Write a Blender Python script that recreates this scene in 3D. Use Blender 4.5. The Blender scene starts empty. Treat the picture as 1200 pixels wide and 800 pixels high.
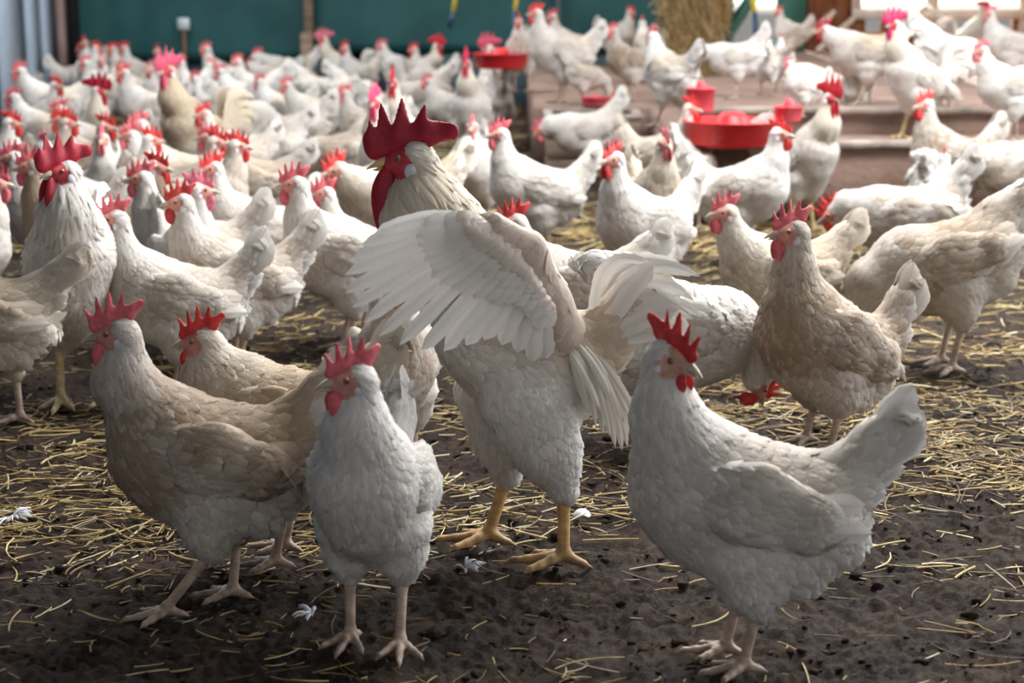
import bpy, math, random
import numpy as np
from mathutils import Vector, Matrix

# ---------------------------------------------------------------- camera, world, lights
SC = bpy.context.scene
COL = SC.collection
F_PX, CAM_H, PITCH = 2000.0, 0.88, math.radians(12.1)

cam_d = bpy.data.cameras.new('camera')
cam_d.sensor_width = 36.0
cam_d.lens = F_PX * 36.0 / 1200.0
cam_d.clip_start = 0.05
cam_d.clip_end = 300
cam_d.dof.use_dof = True
cam_d.dof.focus_distance = 2.75
cam_d.dof.aperture_fstop = 5.0
cam = bpy.data.objects.new('camera', cam_d)
COL.objects.link(cam)
cam.location = (0, 0, CAM_H)
cam.rotation_euler = (math.pi / 2 - PITCH, 0, 0)
SC.camera = cam

SC.view_settings.view_transform = 'Standard'
SC.view_settings.look = 'None'
SC.view_settings.gamma = 1.0
SC.view_settings.use_curve_mapping = False
SC.view_settings.exposure = 0.32

world = bpy.data.worlds.new('sky')
SC.world = world
world.use_nodes = True
wn = world.node_tree.nodes
wn['Background'].inputs[0].default_value = (0.90, 0.95, 1.0, 1)
wn['Background'].inputs[1].default_value = 0.50


def lamp(name, kind, loc, target, energy, color, size=None):
    d = bpy.data.lights.new(name, kind)
    d.energy = energy
    d.color = color
    if kind == 'AREA':
        d.shape = 'RECTANGLE'
        d.size, d.size_y = size
    o = bpy.data.objects.new(name, d)
    COL.objects.link(o)
    o.location = loc
    o.rotation_euler = (Vector(target) - Vector(loc)).to_track_quat('-Z', 'Y').to_euler()
    return o


sun = lamp('sun', 'SUN', (2.6, 20, 4.9), (2.2, 10.5, 0.3), 17.0, (1.0, 0.95, 0.86))
sun.data.angle = 0.02
# daylight from the long sides, plus two lamps added under the roof
lamp('roof_fill', 'AREA', (0.9, 4.0, 3.4), (0.2, 3.0, 0.0), 430, (0.96, 0.98, 1.0), (2.6, 3.0))  # added overhead fill; the roof itself is closed boards
lamp('right_side_light', 'AREA', (3.9, 4.8, 1.9), (0.2, 3.3, 0.1), 210, (0.92, 0.96, 1.0), (5.5, 1.6))
lamp('left_side_light', 'AREA', (-2.9, 7.0, 2.4), (-0.6, 6.5, 0.2), 140, (0.88, 0.94, 1.0), (7.0, 1.4))
lamp('rear_fill', 'AREA', (0.0, 8.6, 3.4), (0.0, 8.0, 0.0), 200, (0.95, 0.97, 1.0), (5.6, 4.2))  # added lamp overhead, brightens the crowd at the back

# ---------------------------------------------------------------- pixels to places
CA, SA = math.cos(PITCH), math.sin(PITCH)


def ray(px, py):
    a, b = (px - 600) / F_PX, (400 - py) / F_PX
    return Vector((a, CA + b * SA, -SA + b * CA))


def at_z(px, py, z=0.0):
    d = ray(px, py)
    t = (z - CAM_H) / d.z
    return Vector((0, 0, CAM_H)) + d * t


def at_y(px, py, y):
    d = ray(px, py)
    return Vector((0, 0, CAM_H)) + d * (y / d.y)


# ---------------------------------------------------------------- mesh helpers
def mesh_from(name, V, quads=None, tris=None, col=None, uv=None, mats=(), midx=None, smooth=True):
    V = np.asarray(V, dtype=np.float32)
    quads = np.zeros((0, 4), np.int32) if quads is None else np.asarray(quads, np.int32).reshape(-1, 4)
    tris = np.zeros((0, 3), np.int32) if tris is None else np.asarray(tris, np.int32).reshape(-1, 3)
    me = bpy.data.meshes.new(name)
    nq, nt = len(quads), len(tris)
    me.vertices.add(len(V))
    me.vertices.foreach_set('co', V.ravel())
    loops = np.concatenate([quads.ravel(), tris.ravel()]).astype(np.int32)
    me.loops.add(len(loops))
    me.loops.foreach_set('vertex_index', loops)
    me.polygons.add(nq + nt)
    starts = np.concatenate([np.arange(nq) * 4, nq * 4 + np.arange(nt) * 3]).astype(np.int32)
    me.polygons.foreach_set('loop_start', starts)
    if midx is not None:
        me.polygons.foreach_set('material_index', np.asarray(midx, np.int32))
    for m in mats:
        me.materials.append(m)
    me.update(calc_edges=True)
    if smooth:
        me.polygons.foreach_set('use_smooth', np.ones(nq + nt, dtype=bool))
    if col is not None:
        a = me.attributes.new('Col', 'FLOAT_COLOR', 'POINT')
        a.data.foreach_set('color', np.asarray(col, np.float32).ravel())
    if uv is not None:
        u = me.uv_layers.new(name='UVMap')
        u.data.foreach_set('uv', np.asarray(uv, np.float32)[loops].ravel())
    me.validate()
    return me


def link(name, me, parent=None, loc=None):
    o = bpy.data.objects.new(name, me)
    COL.objects.link(o)
    if parent is not None:
        o.parent = parent
    if loc is not None:
        o.location = loc
    return o


def tag(o, label=None, cat=None, group=None, kind=None):
    if label:
        o['label'] = label
    if cat:
        o['category'] = cat
    if group:
        o['group'] = group
    if kind:
        o['kind'] = kind
    return o


class MB:
    """collects vertices, faces and colours of one mesh"""

    def __init__(s):
        s.v, s.q, s.t, s.c, s.u, s.mq, s.mt = [], [], [], [], [], [], []
        s.n = 0

    def add(s, V, quads=None, tris=None, col=(1, 1, 1, 0), uv=None, mi=0):
        V = np.asarray(V, float).reshape(-1, 3)
        s.v.append(V)
        if quads is not None and len(quads):
            s.q.append(np.asarray(quads, int).reshape(-1, 4) + s.n)
            s.mq.append(np.full(len(s.q[-1]), mi))
        if tris is not None and len(tris):
            s.t.append(np.asarray(tris, int).reshape(-1, 3) + s.n)
            s.mt.append(np.full(len(s.t[-1]), mi))
        c = np.asarray(col, float)
        s.c.append(np.broadcast_to(c, (len(V), 4)) if c.ndim == 1 else c)
        s.u.append(np.zeros((len(V), 2)) if uv is None else uv)
        s.n += len(V)

    def box(s, x0, x1, y0, y1, z0, z1, col=(1, 1, 1, 0), M=None, bev=0.0):
        if bev:
            P = []
            for z, i in ((z0, bev), (z0 + bev, 0), (z1 - bev, 0), (z1, bev)):
                P += [(x0 + i, y0 + i, z), (x1 - i, y0 + i, z), (x1 - i, y1 - i, z), (x0 + i, y1 - i, z)]
            Q = [(3, 2, 1, 0), (12, 13, 14, 15)]
            for k in range(3):
                for j in range(4):
                    a, b = 4 * k + j, 4 * k + (j + 1) % 4
                    Q.append((a, b, b + 4, a + 4))
        else:
            P = [(x, y, z) for z in (z0, z1) for y in (y0, y1) for x in (x0, x1)]
            Q = [(0, 2, 3, 1), (4, 5, 7, 6), (0, 1, 5, 4), (2, 6, 7, 3), (0, 4, 6, 2), (1, 3, 7, 5)]
        P = np.array(P, float)
        if M is not None:
            P = P @ np.array(M.to_3x3()).T + np.array(M.translation)
        s.add(P, Q, col=col)

    def tube(s, pts, rad, n=10, col=(1, 1, 1, 0), flat=1.0, caps=True):
        pts = np.asarray(pts, float)
        k = len(pts)
        rad = np.broadcast_to(np.asarray(rad, float), (k,))
        T = np.gradient(pts, axis=0)
        T /= np.linalg.norm(T, axis=1, keepdims=True) + 1e-9
        ref = np.array([0, 0, 1.0]) if abs(T[0][2]) < 0.9 else np.array([1.0, 0, 0])
        A = np.cross(T, ref)
        A /= np.linalg.norm(A, axis=1, keepdims=True) + 1e-9
        B = np.cross(T, A)
        th = np.linspace(0, 2 * np.pi, n, endpoint=False)
        V = pts[:, None] + rad[:, None, None] * (np.cos(th)[None, :, None] * A[:, None] + flat * np.sin(th)[None, :, None] * B[:, None])
        V = V.reshape(-1, 3)
        Q = [(i * n + j, i * n + (j + 1) % n, (i + 1) * n + (j + 1) % n, (i + 1) * n + j) for i in range(k - 1) for j in range(n)]
        tr = []
        if caps:
            V = np.vstack([V, pts[0], pts[-1]])
            tr += [(k * n, (j + 1) % n, j) for j in range(n)]
            tr += [(k * n + 1, (k - 1) * n + j, (k - 1) * n + (j + 1) % n) for j in range(n)]
        s.add(V, Q, tr, col=col)

    def lathe(s, prof, n=32, centre=(0, 0, 0), col=(1, 1, 1, 0)):
        prof = np.asarray(prof, float)
        th = np.linspace(0, 2 * np.pi, n, endpoint=False)
        V = np.stack([prof[:, 0][:, None] * np.cos(th), prof[:, 0][:, None] * np.sin(th), np.repeat(prof[:, 1][:, None], n, 1)], -1).reshape(-1, 3)
        k = len(prof)
        Q = [(i * n + j, i * n + (j + 1) % n, (i + 1) * n + (j + 1) % n, (i + 1) * n + j) for i in range(k - 1) for j in range(n)]
        s.add(V + np.array(centre), Q, col=col)

    def mesh(s, name, mats, smooth=True):
        q = np.vstack(s.q) if s.q else None
        t = np.vstack(s.t) if s.t else None
        mi = np.concatenate(s.mq + s.mt) if (s.mq or s.mt) else None
        return mesh_from(name, np.vstack(s.v), q, t, np.vstack(s.c), np.vstack(s.u), mats, mi, smooth)


# value noise for the soil
def vnoise(x, y, seed=0):
    r = np.random.RandomState(seed).rand(256, 256)
    xi, yi = np.floor(x).astype(int), np.floor(y).astype(int)
    fx, fy = x - xi, y - yi
    fx, fy = fx * fx * (3 - 2 * fx), fy * fy * (3 - 2 * fy)
    g = lambda a, b: r[a % 256, b % 256]
    return (g(xi, yi) * (1 - fx) * (1 - fy) + g(xi + 1, yi) * fx * (1 - fy) + g(xi, yi + 1) * (1 - fx) * fy + g(xi + 1, yi + 1) * fx * fy)


def soil_h(x, y):
    h = 0.016 * (vnoise(x * 3.1, y * 3.1, 1) - 0.5)
    h = h + 0.014 * (vnoise(x * 13, y * 13, 2) - 0.5)
    h = h + 0.010 * np.maximum(vnoise(x * 34, y * 34, 3) - 0.45, 0)
    h = h + 0.010 * (vnoise(x * 75, y * 75, 4) - 0.5)
    h = h + 0.008 * (vnoise(x * 140, y * 150, 5) - 0.5)
    return h


# ---------------------------------------------------------------- materials
def new_mat(name):
    m = bpy.data.materials.new(name)
    m.use_nodes = True
    nt = m.node_tree
    for n in list(nt.nodes):
        nt.nodes.remove(n)
    return m, nt


def N(nt, typ, **kw):
    n = nt.nodes.new(typ)
    for k, v in kw.items():
        if k == 'inp':
            for a, b in v.items():
                n.inputs[a].default_value = b
        else:
            setattr(n, k, v)
    return n


def simple_mat(name, c1, c2=None, rough=0.7, scale=8.0, bump=0.0, bscale=60.0, stretch=(1, 1, 1), metallic=0.0, sss=0.0, ramp=(0.35, 0.65), spec=0.5):
    m, nt = new_mat(name)
    L = nt.links.new
    out = N(nt, 'ShaderNodeOutputMaterial')
    b = N(nt, 'ShaderNodeBsdfPrincipled')
    b.inputs['Roughness'].default_value = rough
    b.inputs['Metallic'].default_value = metallic
    b.inputs['Specular IOR Level'].default_value = spec
    L(b.outputs[0], out.inputs[0])
    tc = N(nt, 'ShaderNodeTexCoord')
    mp = N(nt, 'ShaderNodeMapping')
    mp.inputs['Scale'].default_value = stretch
    L(tc.outputs['Object'], mp.inputs[0])
    if c2 is not None:
        nz = N(nt, 'ShaderNodeTexNoise')
        nz.inputs['Scale'].default_value = scale
        nz.inputs['Detail'].default_value = 6
        L(mp.outputs[0], nz.inputs['Vector'])
        r = N(nt, 'ShaderNodeValToRGB')
        r.color_ramp.elements[0].position, r.color_ramp.elements[1].position = ramp
        r.color_ramp.elements[0].color = (*c1, 1)
        r.color_ramp.elements[1].color = (*c2, 1)
        L(nz.outputs[0], r.inputs[0])
        L(r.outputs[0], b.inputs['Base Color'])
    else:
        b.inputs['Base Color'].default_value = (*c1, 1)
    if sss:
        b.inputs['Subsurface Weight'].default_value = sss
        b.inputs['Subsurface Radius'].default_value = (0.02, 0.006, 0.004)
        b.inputs['Subsurface Scale'].default_value = 0.5
    if bump:
        nz = N(nt, 'ShaderNodeTexNoise')
        nz.inputs['Scale'].default_value = bscale
        nz.inputs['Detail'].default_value = 5
        L(mp.outputs[0], nz.inputs['Vector'])
        bp = N(nt, 'ShaderNodeBump')
        bp.inputs['Strength'].default_value = bump
        bp.inputs['Distance'].default_value = 0.01
        L(nz.outputs[0], bp.inputs['Height'])
        L(bp.outputs[0], b.inputs['Normal'])
    return m


def make_feather_mat():
    m, nt = new_mat('white_feathers')
    L = nt.links.new
    out = N(nt, 'ShaderNodeOutputMaterial')
    b = N(nt, 'ShaderNodeBsdfPrincipled')
    b.inputs['Roughness'].default_value = 0.72
    b.inputs['Specular IOR Level'].default_value = 0.25
    tr = N(nt, 'ShaderNodeBsdfTranslucent')
    mx = N(nt, 'ShaderNodeMixShader')
    mx.inputs[0].default_value = 0.16
    L(b.outputs[0], mx.inputs[1])
    L(tr.outputs[0], mx.inputs[2])
    L(mx.outputs[0], out.inputs[0])
    at = N(nt, 'ShaderNodeAttribute', attribute_name='Col')
    oi = N(nt, 'ShaderNodeObjectInfo')
    tc = N(nt, 'ShaderNodeTexCoord')
    nz = N(nt, 'ShaderNodeTexNoise', noise_dimensions='4D')
    nz.inputs['Scale'].default_value = 11
    nz.inputs['Detail'].default_value = 6
    nz.inputs['Roughness'].default_value = 0.62
    L(tc.outputs['Object'], nz.inputs['Vector'])
    mw = N(nt, 'ShaderNodeMath', operation='MULTIPLY')
    mw.inputs[1].default_value = 37.0
    L(oi.outputs['Random'], mw.inputs[0])
    L(mw.outputs[0], nz.inputs['W'])
    rp = N(nt, 'ShaderNodeValToRGB')
    rp.color_ramp.elements[0].position = 0.28
    rp.color_ramp.elements[1].position = 0.76
    L(nz.outputs[0], rp.inputs[0])
    # soiling weight = own noise * where it gets dirty (Col alpha) * how dirty this bird is (object alpha)
    m1 = N(nt, 'ShaderNodeMath', operation='MULTIPLY')
    L(at.outputs['Alpha'], m1.inputs[0])
    L(oi.outputs['Alpha'], m1.inputs[1])
    a1 = N(nt, 'ShaderNodeMath', operation='ADD')
    a1.inputs[1].default_value = 0.35
    L(rp.outputs[0], a1.inputs[0])
    m2 = N(nt, 'ShaderNodeMath', operation='MULTIPLY', use_clamp=True)
    L(m1.outputs[0], m2.inputs[0])
    L(a1.outputs[0], m2.inputs[1])
    mul = N(nt, 'ShaderNodeMix', data_type='RGBA', blend_type='MULTIPLY')
    mul.inputs[0].default_value = 1.0
    L(at.outputs['Color'], mul.inputs[6])
    L(oi.outputs['Color'], mul.inputs[7])
    dirt = N(nt, 'ShaderNodeMix', data_type='RGBA')
    L(m2.outputs[0], dirt.inputs[0])
    L(mul.outputs[2], dirt.inputs[6])
    dirt.inputs[7].default_value = (0.37, 0.27, 0.185, 1)
    L(dirt.outputs[2], b.inputs['Base Color'])
    L(dirt.outputs[2], tr.inputs[0])
    # barbs
    uv = N(nt, 'ShaderNodeUVMap')
    mp = N(nt, 'ShaderNodeMapping')
    mp.inputs['Scale'].default_value = (5, 3, 1)
    mp.inputs['Rotation'].default_value = (0, 0, 0.2)
    L(uv.outputs[0], mp.inputs[0])
    wv = N(nt, 'ShaderNodeTexNoise')
    wv.inputs['Scale'].default_value = 2.2
    wv.inputs['Detail'].default_value = 4
    L(mp.outputs[0], wv.inputs['Vector'])
    n2 = N(nt, 'ShaderNodeTexNoise')
    n2.inputs['Scale'].default_value = 240
    n2.inputs['Detail'].default_value = 3
    L(tc.outputs['Object'], n2.inputs['Vector'])
    ad = N(nt, 'ShaderNodeMath', operation='ADD')
    L(wv.outputs[0], ad.inputs[0])
    L(n2.outputs[0], ad.inputs[1])
    bp = N(nt, 'ShaderNodeBump')
    bp.inputs['Strength'].default_value = 0.35
    bp.inputs['Distance'].default_value = 0.002
    L(ad.outputs[0], bp.inputs['Height'])
    L(bp.outputs[0], b.inputs['Normal'])
    return m


def make_col_mat(name, rough=0.5, bump=0.3, bscale=300, sss=0.0, use_obj=False, spec=0.4):
    m, nt = new_mat(name)
    L = nt.links.new
    out = N(nt, 'ShaderNodeOutputMaterial')
    b = N(nt, 'ShaderNodeBsdfPrincipled')
    b.inputs['Roughness'].default_value = rough
    b.inputs['Specular IOR Level'].default_value = spec
    L(b.outputs[0], out.inputs[0])
    at = N(nt, 'ShaderNodeAttribute', attribute_name='Col')
    tc = N(nt, 'ShaderNodeTexCoord')
    nz = N(nt, 'ShaderNodeTexNoise')
    nz.inputs['Scale'].default_value = bscale
    nz.inputs['Detail'].default_value = 4
    L(tc.outputs['Object'], nz.inputs['Vector'])
    nb = N(nt, 'ShaderNodeTexNoise')
    nb.inputs['Scale'].default_value = bscale * 0.2
    nb.inputs['Detail'].default_value = 5
    L(tc.outputs['Object'], nb.inputs['Vector'])
    src = at.outputs['Color']
    if use_obj:
        oi = N(nt, 'ShaderNodeObjectInfo')
        mu = N(nt, 'ShaderNodeMix', data_type='RGBA', blend_type='MULTIPLY')
        mu.inputs[0].default_value = 1.0
        L(at.outputs['Color'], mu.inputs[6])
        L(oi.outputs['Color'], mu.inputs[7])
        src = mu.outputs[2]
    hv = N(nt, 'ShaderNodeHueSaturation')
    mr = N(nt, 'ShaderNodeMapRange')
    mr.inputs['From Min'].default_value, mr.inputs['From Max'].default_value = 0.3, 0.7
    mr.inputs['To Min'].default_value, mr.inputs['To Max'].default_value = 0.72, 1.22
    L(nb.outputs[0], mr.inputs[0])
    L(mr.outputs[0], hv.inputs['Value'])
    L(src, hv.inputs['Color'])
    L(hv.outputs[0], b.inputs['Base Color'])
    if sss:
        b.inputs['Subsurface Weight'].default_value = sss
        b.inputs['Subsurface Radius'].default_value = (0.012, 0.003, 0.002)
        b.inputs['Subsurface Scale'].default_value = 0.5
    bp = N(nt, 'ShaderNodeBump')
    bp.inputs['Strength'].default_value = bump
    bp.inputs['Distance'].default_value = 0.002
    L(nz.outputs[0], bp.inputs['Height'])
    L(bp.outputs[0], b.inputs['Normal'])
    return m


M_FEATHER = make_feather_mat()
M_SKIN = make_col_mat('bare_skin', 0.55, 0.5, 420)
M_COMB = make_col_mat('comb_skin', 0.42, 0.5, 520, sss=0.06, use_obj=True)
M_HORN = make_col_mat('horn', 0.35, 0.15, 200)
M_EYE = make_col_mat('eye', 0.08, 0.0, 200, spec=0.8)
# ---------------------------------------------------------------- signed-distance bodies
def seg_dist(P, a, b, ra, rb, sc):
    sc = np.array(sc, float)
    p, a, b = P * sc, np.array(a) * sc, np.array(b) * sc
    ab = b - a
    t = np.clip(((p - a) @ ab) / (ab @ ab + 1e-12), 0, 1)
    d = p - (a + t[..., None] * ab)
    return np.sqrt((d * d).sum(-1)) - (ra + (rb - ra) * t)


def smin(a, b, k):
    h = np.clip(0.5 + 0.5 * (b - a) / k, 0, 1)
    return b + (a - b) * h - k * h * (1 - h)


class Prim:
    def __init__(s, a, b, ra, rb=None, sc=(1, 1, 1), k=0.02, flow=(-1, 0, 0), fl=0.03, fw=0.012, dens=1.0, lift=0.10, col=None, dirt=0.5):
        s.a, s.b = np.array(a, float), np.array(b, float)
        s.ra, s.rb = ra, ra if rb is None else rb
        s.sc, s.k = sc, k
        f = np.array(flow, float)
        s.flow = f / np.linalg.norm(f)
        s.fl, s.fw, s.dens, s.lift, s.col, s.dirt = fl, fw, dens, lift, col, dirt

    def d(s, P):
        return seg_dist(P, s.a, s.b, s.ra, s.rb, s.sc)


def field(prims, P):
    F = np.full(P.shape[:-1], 0.06)
    for p in prims:
        F = smin(F, p.d(P), p.k)
    return F


def surface_nets(prims, h, pad=0.012):
    lo = np.min([np.minimum(p.a, p.b) - max(p.ra, p.rb) / np.array(p.sc) for p in prims], axis=0) - pad
    hi = np.max([np.maximum(p.a, p.b) + max(p.ra, p.rb) / np.array(p.sc) for p in prims], axis=0) + pad
    n = np.ceil((hi - lo) / h).astype(int) + 1
    ax = [lo[i] + h * np.arange(n[i]) for i in range(3)]
    F = np.full(tuple(n), 0.06)
    for p in prims:
        m = 0.03 + p.k
        a0 = np.minimum(p.a, p.b) - (max(p.ra, p.rb)) / np.array(p.sc) - m
        a1 = np.maximum(p.a, p.b) + (max(p.ra, p.rb)) / np.array(p.sc) + m
        i0 = np.clip(np.floor((a0 - lo) / h).astype(int), 0, n)
        i1 = np.clip(np.ceil((a1 - lo) / h).astype(int) + 1, 0, n)
        X, Y, Z = np.meshgrid(ax[0][i0[0]:i1[0]], ax[1][i0[1]:i1[1]], ax[2][i0[2]:i1[2]], indexing='ij')
        d = p.d(np.stack([X, Y, Z], -1))
        sl = (slice(i0[0], i1[0]), slice(i0[1], i1[1]), slice(i0[2], i1[2]))
        F[sl] = smin(F[sl], d, p.k)
    S = F < 0
    c = [S[dx:n[0] - 1 + dx, dy:n[1] - 1 + dy, dz:n[2] - 1 + dz] for dx in (0, 1) for dy in (0, 1) for dz in (0, 1)]
    cnt = sum(x.astype(np.int8) for x in c)
    act = (cnt > 0) & (cnt < 8)
    idx = np.full(act.shape, -1)
    I = np.argwhere(act)
    idx[act] = np.arange(len(I))
    acc = np.zeros((len(I), 3))
    num = np.zeros(len(I))
    corners = [(dx, dy, dz) for dx in (0, 1) for dy in (0, 1) for dz in (0, 1)]
    for a in corners:
        for axi in range(3):
            if a[axi]:
                continue
            b = list(a)
            b[axi] = 1
            fa = F[I[:, 0] + a[0], I[:, 1] + a[1], I[:, 2] + a[2]]
            fb = F[I[:, 0] + b[0], I[:, 1] + b[1], I[:, 2] + b[2]]
            m = (fa < 0) != (fb < 0)
            t = fa[m] / (fa[m] - fb[m])
            q = np.array(a, float)[None] + t[:, None] * (np.array(b) - np.array(a))[None]
            acc[m] += q
            num[m] += 1
    V = lo + h * (I + acc / num[:, None])
    quads = []
    for axi in range(3):
        o1, o2 = [(1, 2), (2, 0), (0, 1)][axi]
        sl0, sl1 = [slice(None)] * 3, [slice(None)] * 3
        sl0[axi], sl1[axi] = slice(0, -1), slice(1, None)
        A, B = S[tuple(sl0)], S[tuple(sl1)]
        E = np.argwhere(A != B)
        ok = (E[:, o1] > 0) & (E[:, o2] > 0) & (E[:, o1] < n[o1] - 1) & (E[:, o2] < n[o2] - 1)
        E = E[ok]
        inside = A[E[:, 0], E[:, 1], E[:, 2]]
        e1, e2 = np.zeros(3, int), np.zeros(3, int)
        e1[o1] = 1
        e2[o2] = 1
        g = lambda Q: idx[Q[:, 0], Q[:, 1], Q[:, 2]]
        q = np.stack([g(E - e1 - e2), g(E - e2), g(E), g(E - e1)], 1)
        q[~inside] = q[~inside][:, ::-1]
        quads.append(q)
    Q = np.vstack(quads)
    Q = Q[(Q >= 0).all(1)]
    return V, Q


def grad(prims, P, e=0.002):
    g = np.zeros_like(P)
    for i in range(3):
        d = np.zeros(3)
        d[i] = e
        g[:, i] = field(prims, P + d) - field(prims, P - d)
    g /= np.linalg.norm(g, axis=1, keepdims=True) + 1e-9
    return g


# feather card template: 3 across, 5 along
FT_U = np.tile(np.array([-1.0, 0, 1.0]), 5)
FT_V = np.repeat(np.linspace(0, 1, 5), 3)
FT_W = np.repeat(np.array([0.45, 0.95, 1.0, 0.85, 0.22]), 3)
FT_Q = np.array([(3 * i + j, 3 * i + j + 1, 3 * i + j + 4, 3 * i + j + 3) for i in range(4) for j in range(2)])


def scatter(mb, prims, V, Q, count, rng, feather_ok=None, colf=None, side=None, relief=1.0):
    """lay small overlapping feathers over the surface V,Q of the bodies prims"""
    P0 = V[Q].mean(1)
    A = np.linalg.norm(np.cross(V[Q[:, 2]] - V[Q[:, 0]], V[Q[:, 3]] - V[Q[:, 1]]), axis=1)
    D = np.stack([p.d(P0) for p in prims], 1)
    w = np.exp(-(D - D.min(1, keepdims=True)) / 0.008)
    w /= w.sum(1, keepdims=True)
    att = lambda f: w @ np.array([f(p) for p in prims], float)
    dens = att(lambda p: p.dens)
    flow = att(lambda p: p.flow)
    fl, fw, lift, dirt = att(lambda p: p.fl), att(lambda p: p.fw), att(lambda p: p.lift), att(lambda p: p.dirt)
    pr = A * dens / (fl * fw)
    if feather_ok is not None:
        pr = pr * feather_ok(P0)
    pr /= pr.sum()
    sel = rng.choice(len(P0), count, p=pr)
    P = P0[sel] + rng.normal(0, 0.0012, (count, 3))
    Nn = grad(prims, P)
    if side is not None:
        keep = Nn[:, 1] * side > -0.15
        P, Nn, sel = P[keep], Nn[keep], sel[keep]
    fn = flow[sel] / (np.linalg.norm(flow[sel], axis=1, keepdims=True) + 1e-9)
    keep = np.abs((fn * Nn).sum(1)) < 0.80
    P, Nn, sel = P[keep], Nn[keep], sel[keep]
    k = len(P)
    fd = flow[sel] + rng.normal(0, 0.10, (k, 3))
    fd -= (fd * Nn).sum(1, keepdims=True) * Nn
    fd /= np.linalg.norm(fd, axis=1, keepdims=True) + 1e-9
    S = np.cross(Nn, fd)
    Lg = fl[sel] * rng.uniform(0.75, 1.25, k)
    Wd = fw[sel] * rng.uniform(0.8, 1.2, k)
    u, v, ww = FT_U[None, :], FT_V[None, :], FT_W[None, :]
    X = P[:, None] + fd[:, None] * (v * Lg[:, None])[..., None] + S[:, None] * (u * ww * Wd[:, None])[..., None]
    X -= Nn[:, None] * (0.3 * (v * Lg[:, None]) ** 2 / 0.08)[..., None]
    f = field(prims, X.reshape(-1, 3)).reshape(k, -1)
    target = -0.001 + 0.002 * rng.uniform(0.3, 1.2, (k, 1)) + relief * v * Lg[:, None] * (lift[sel] * rng.uniform(0.4, 1.5, k))[:, None] + 0.13 * relief * Wd[:, None] * (1 - u * u) * (v > 0.1)
    X = X + Nn[:, None] * np.clip(target - f, -0.011, 0.02)[..., None]
    Qs = (np.arange(k)[:, None, None] * 15 + FT_Q[None]).reshape(-1, 4)
    col = np.ones((k, 15, 4))
    base = colf(P) if colf else np.ones((k, 3)) * 0.8
    shade = 1 + (rng.uniform(-0.07, 0.05, (k, 1))) * relief
    col[:, :, :3] = (base * shade)[:, None]
    col[:, :, 3] = (dirt[sel] * rng.uniform(0.6, 1.3, k))[:, None]
    uv = np.stack([np.broadcast_to(u * 0.5 + rng.rand(k, 1) * 9, (k, 15)), np.broadcast_to(v, (k, 15)) * 1.0 + rng.rand(k, 1) * 9], -1)
    mb.add(X.reshape(-1, 3), Qs, col=col.reshape(-1, 4), uv=uv.reshape(-1, 2), mi=0)


def vane(mb, pts, nrm, width, col, prof=None, ridge=0.12, asym=0.0, dirt=0.3, rag=0.0, rng=None, cup=0.0, colt=None):
    """one long quill feather along pts, nrm = the side its face looks to"""
    pts = np.asarray(pts, float)
    k = 13
    t0 = np.linspace(0, 1, len(pts))
    t = np.linspace(0, 1, k)
    if len(pts) == 2:
        C = pts[0] + (pts[1] - pts[0]) * t[:, None]
    elif len(pts) == 3:
        b = 2 * pts[1] - 0.5 * (pts[0] + pts[2])
        C = (1 - t)[:, None] ** 2 * pts[0] + 2 * ((1 - t) * t)[:, None] * b + t[:, None] ** 2 * pts[2]
    else:
        C = np.stack([np.interp(t, t0, pts[:, i]) for i in range(3)], 1)
        for _ in range(2):
            C[1:-1] = (C[:-2] + 2 * C[1:-1] + C[2:]) / 4
    T = np.gradient(C, axis=0)
    T /= np.linalg.norm(T, axis=1, keepdims=True)
    nrm = np.asarray(nrm, float)
    nrm = nrm - (T * nrm).sum(1, keepdims=True) * T
    nrm /= np.linalg.norm(nrm, axis=1, keepdims=True) + 1e-9
    S = np.cross(nrm, T)
    if prof is None:
        prof = np.interp(t, [0, 0.12, 0.35, 0.75, 0.9, 0.97, 1], [0.12, 0.55, 0.9, 1.0, 0.82, 0.5, 0.06])
    us = np.array([-1, -0.55, -0.06, 0.06, 0.55, 1.0])
    jit = np.zeros((k, 6)) if rng is None or not rag else rng.normal(0, rag, (k, 6)) * np.array([1, 0.3, 0, 0, 0.3, 1])
    wL, wR = width * (1 - asym), width * (1 + asym)
    W = np.where(us < 0, wL, wR)[None] * us[None] * prof[:, None] * (1 + jit)
    X = C[:, None] + S[:, None] * W[..., None] + nrm[:, None] * (width * (ridge * (1 - np.abs(us)) + cup * us ** 2))[None, :, None]
    X[:, 2:4] += (nrm * 0.0008)[:, None]
    X = X.reshape(-1, 3)
    Q = [(6 * i + j, 6 * i + j + 1, 6 * i + j + 7, 6 * i + j + 6) for i in range(k - 1) for j in range(5)]
    c = np.zeros((k, 6, 4))
    col = np.array(col, float)
    ct = col if colt is None else np.array(colt, float)
    c[:, :, :3] = (col + (ct - col) * t[:, None])[:, None]
    c[:, 2:4, :3] *= 0.9
    c[:, :, 3] = dirt
    uv = np.stack([np.tile(us * 1.4, (k, 1)), np.repeat(t[:, None], 6, 1) * 1.2], -1).reshape(-1, 2)
    if rng is not None:
        uv = uv + rng.rand(1, 2) * 9
    mb.add(X, Q, col=c.reshape(-1, 4), uv=uv, mi=0)


def rotm(yaw=0, pitch=0, roll=0):
    cy, sy, cp, sp, cr, sr = math.cos(yaw), math.sin(yaw), math.cos(pitch), math.sin(pitch), math.cos(roll), math.sin(roll)
    Rz = np.array([[cy, -sy, 0], [sy, cy, 0], [0, 0, 1]])
    Ry = np.array([[cp, 0, -sp], [0, 1, 0], [sp, 0, cp]])   # pitch > 0 lifts the nose
    Rx = np.array([[1, 0, 0], [0, cr, -sr], [0, sr, cr]])
    return Rz @ Ry @ Rx


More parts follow.
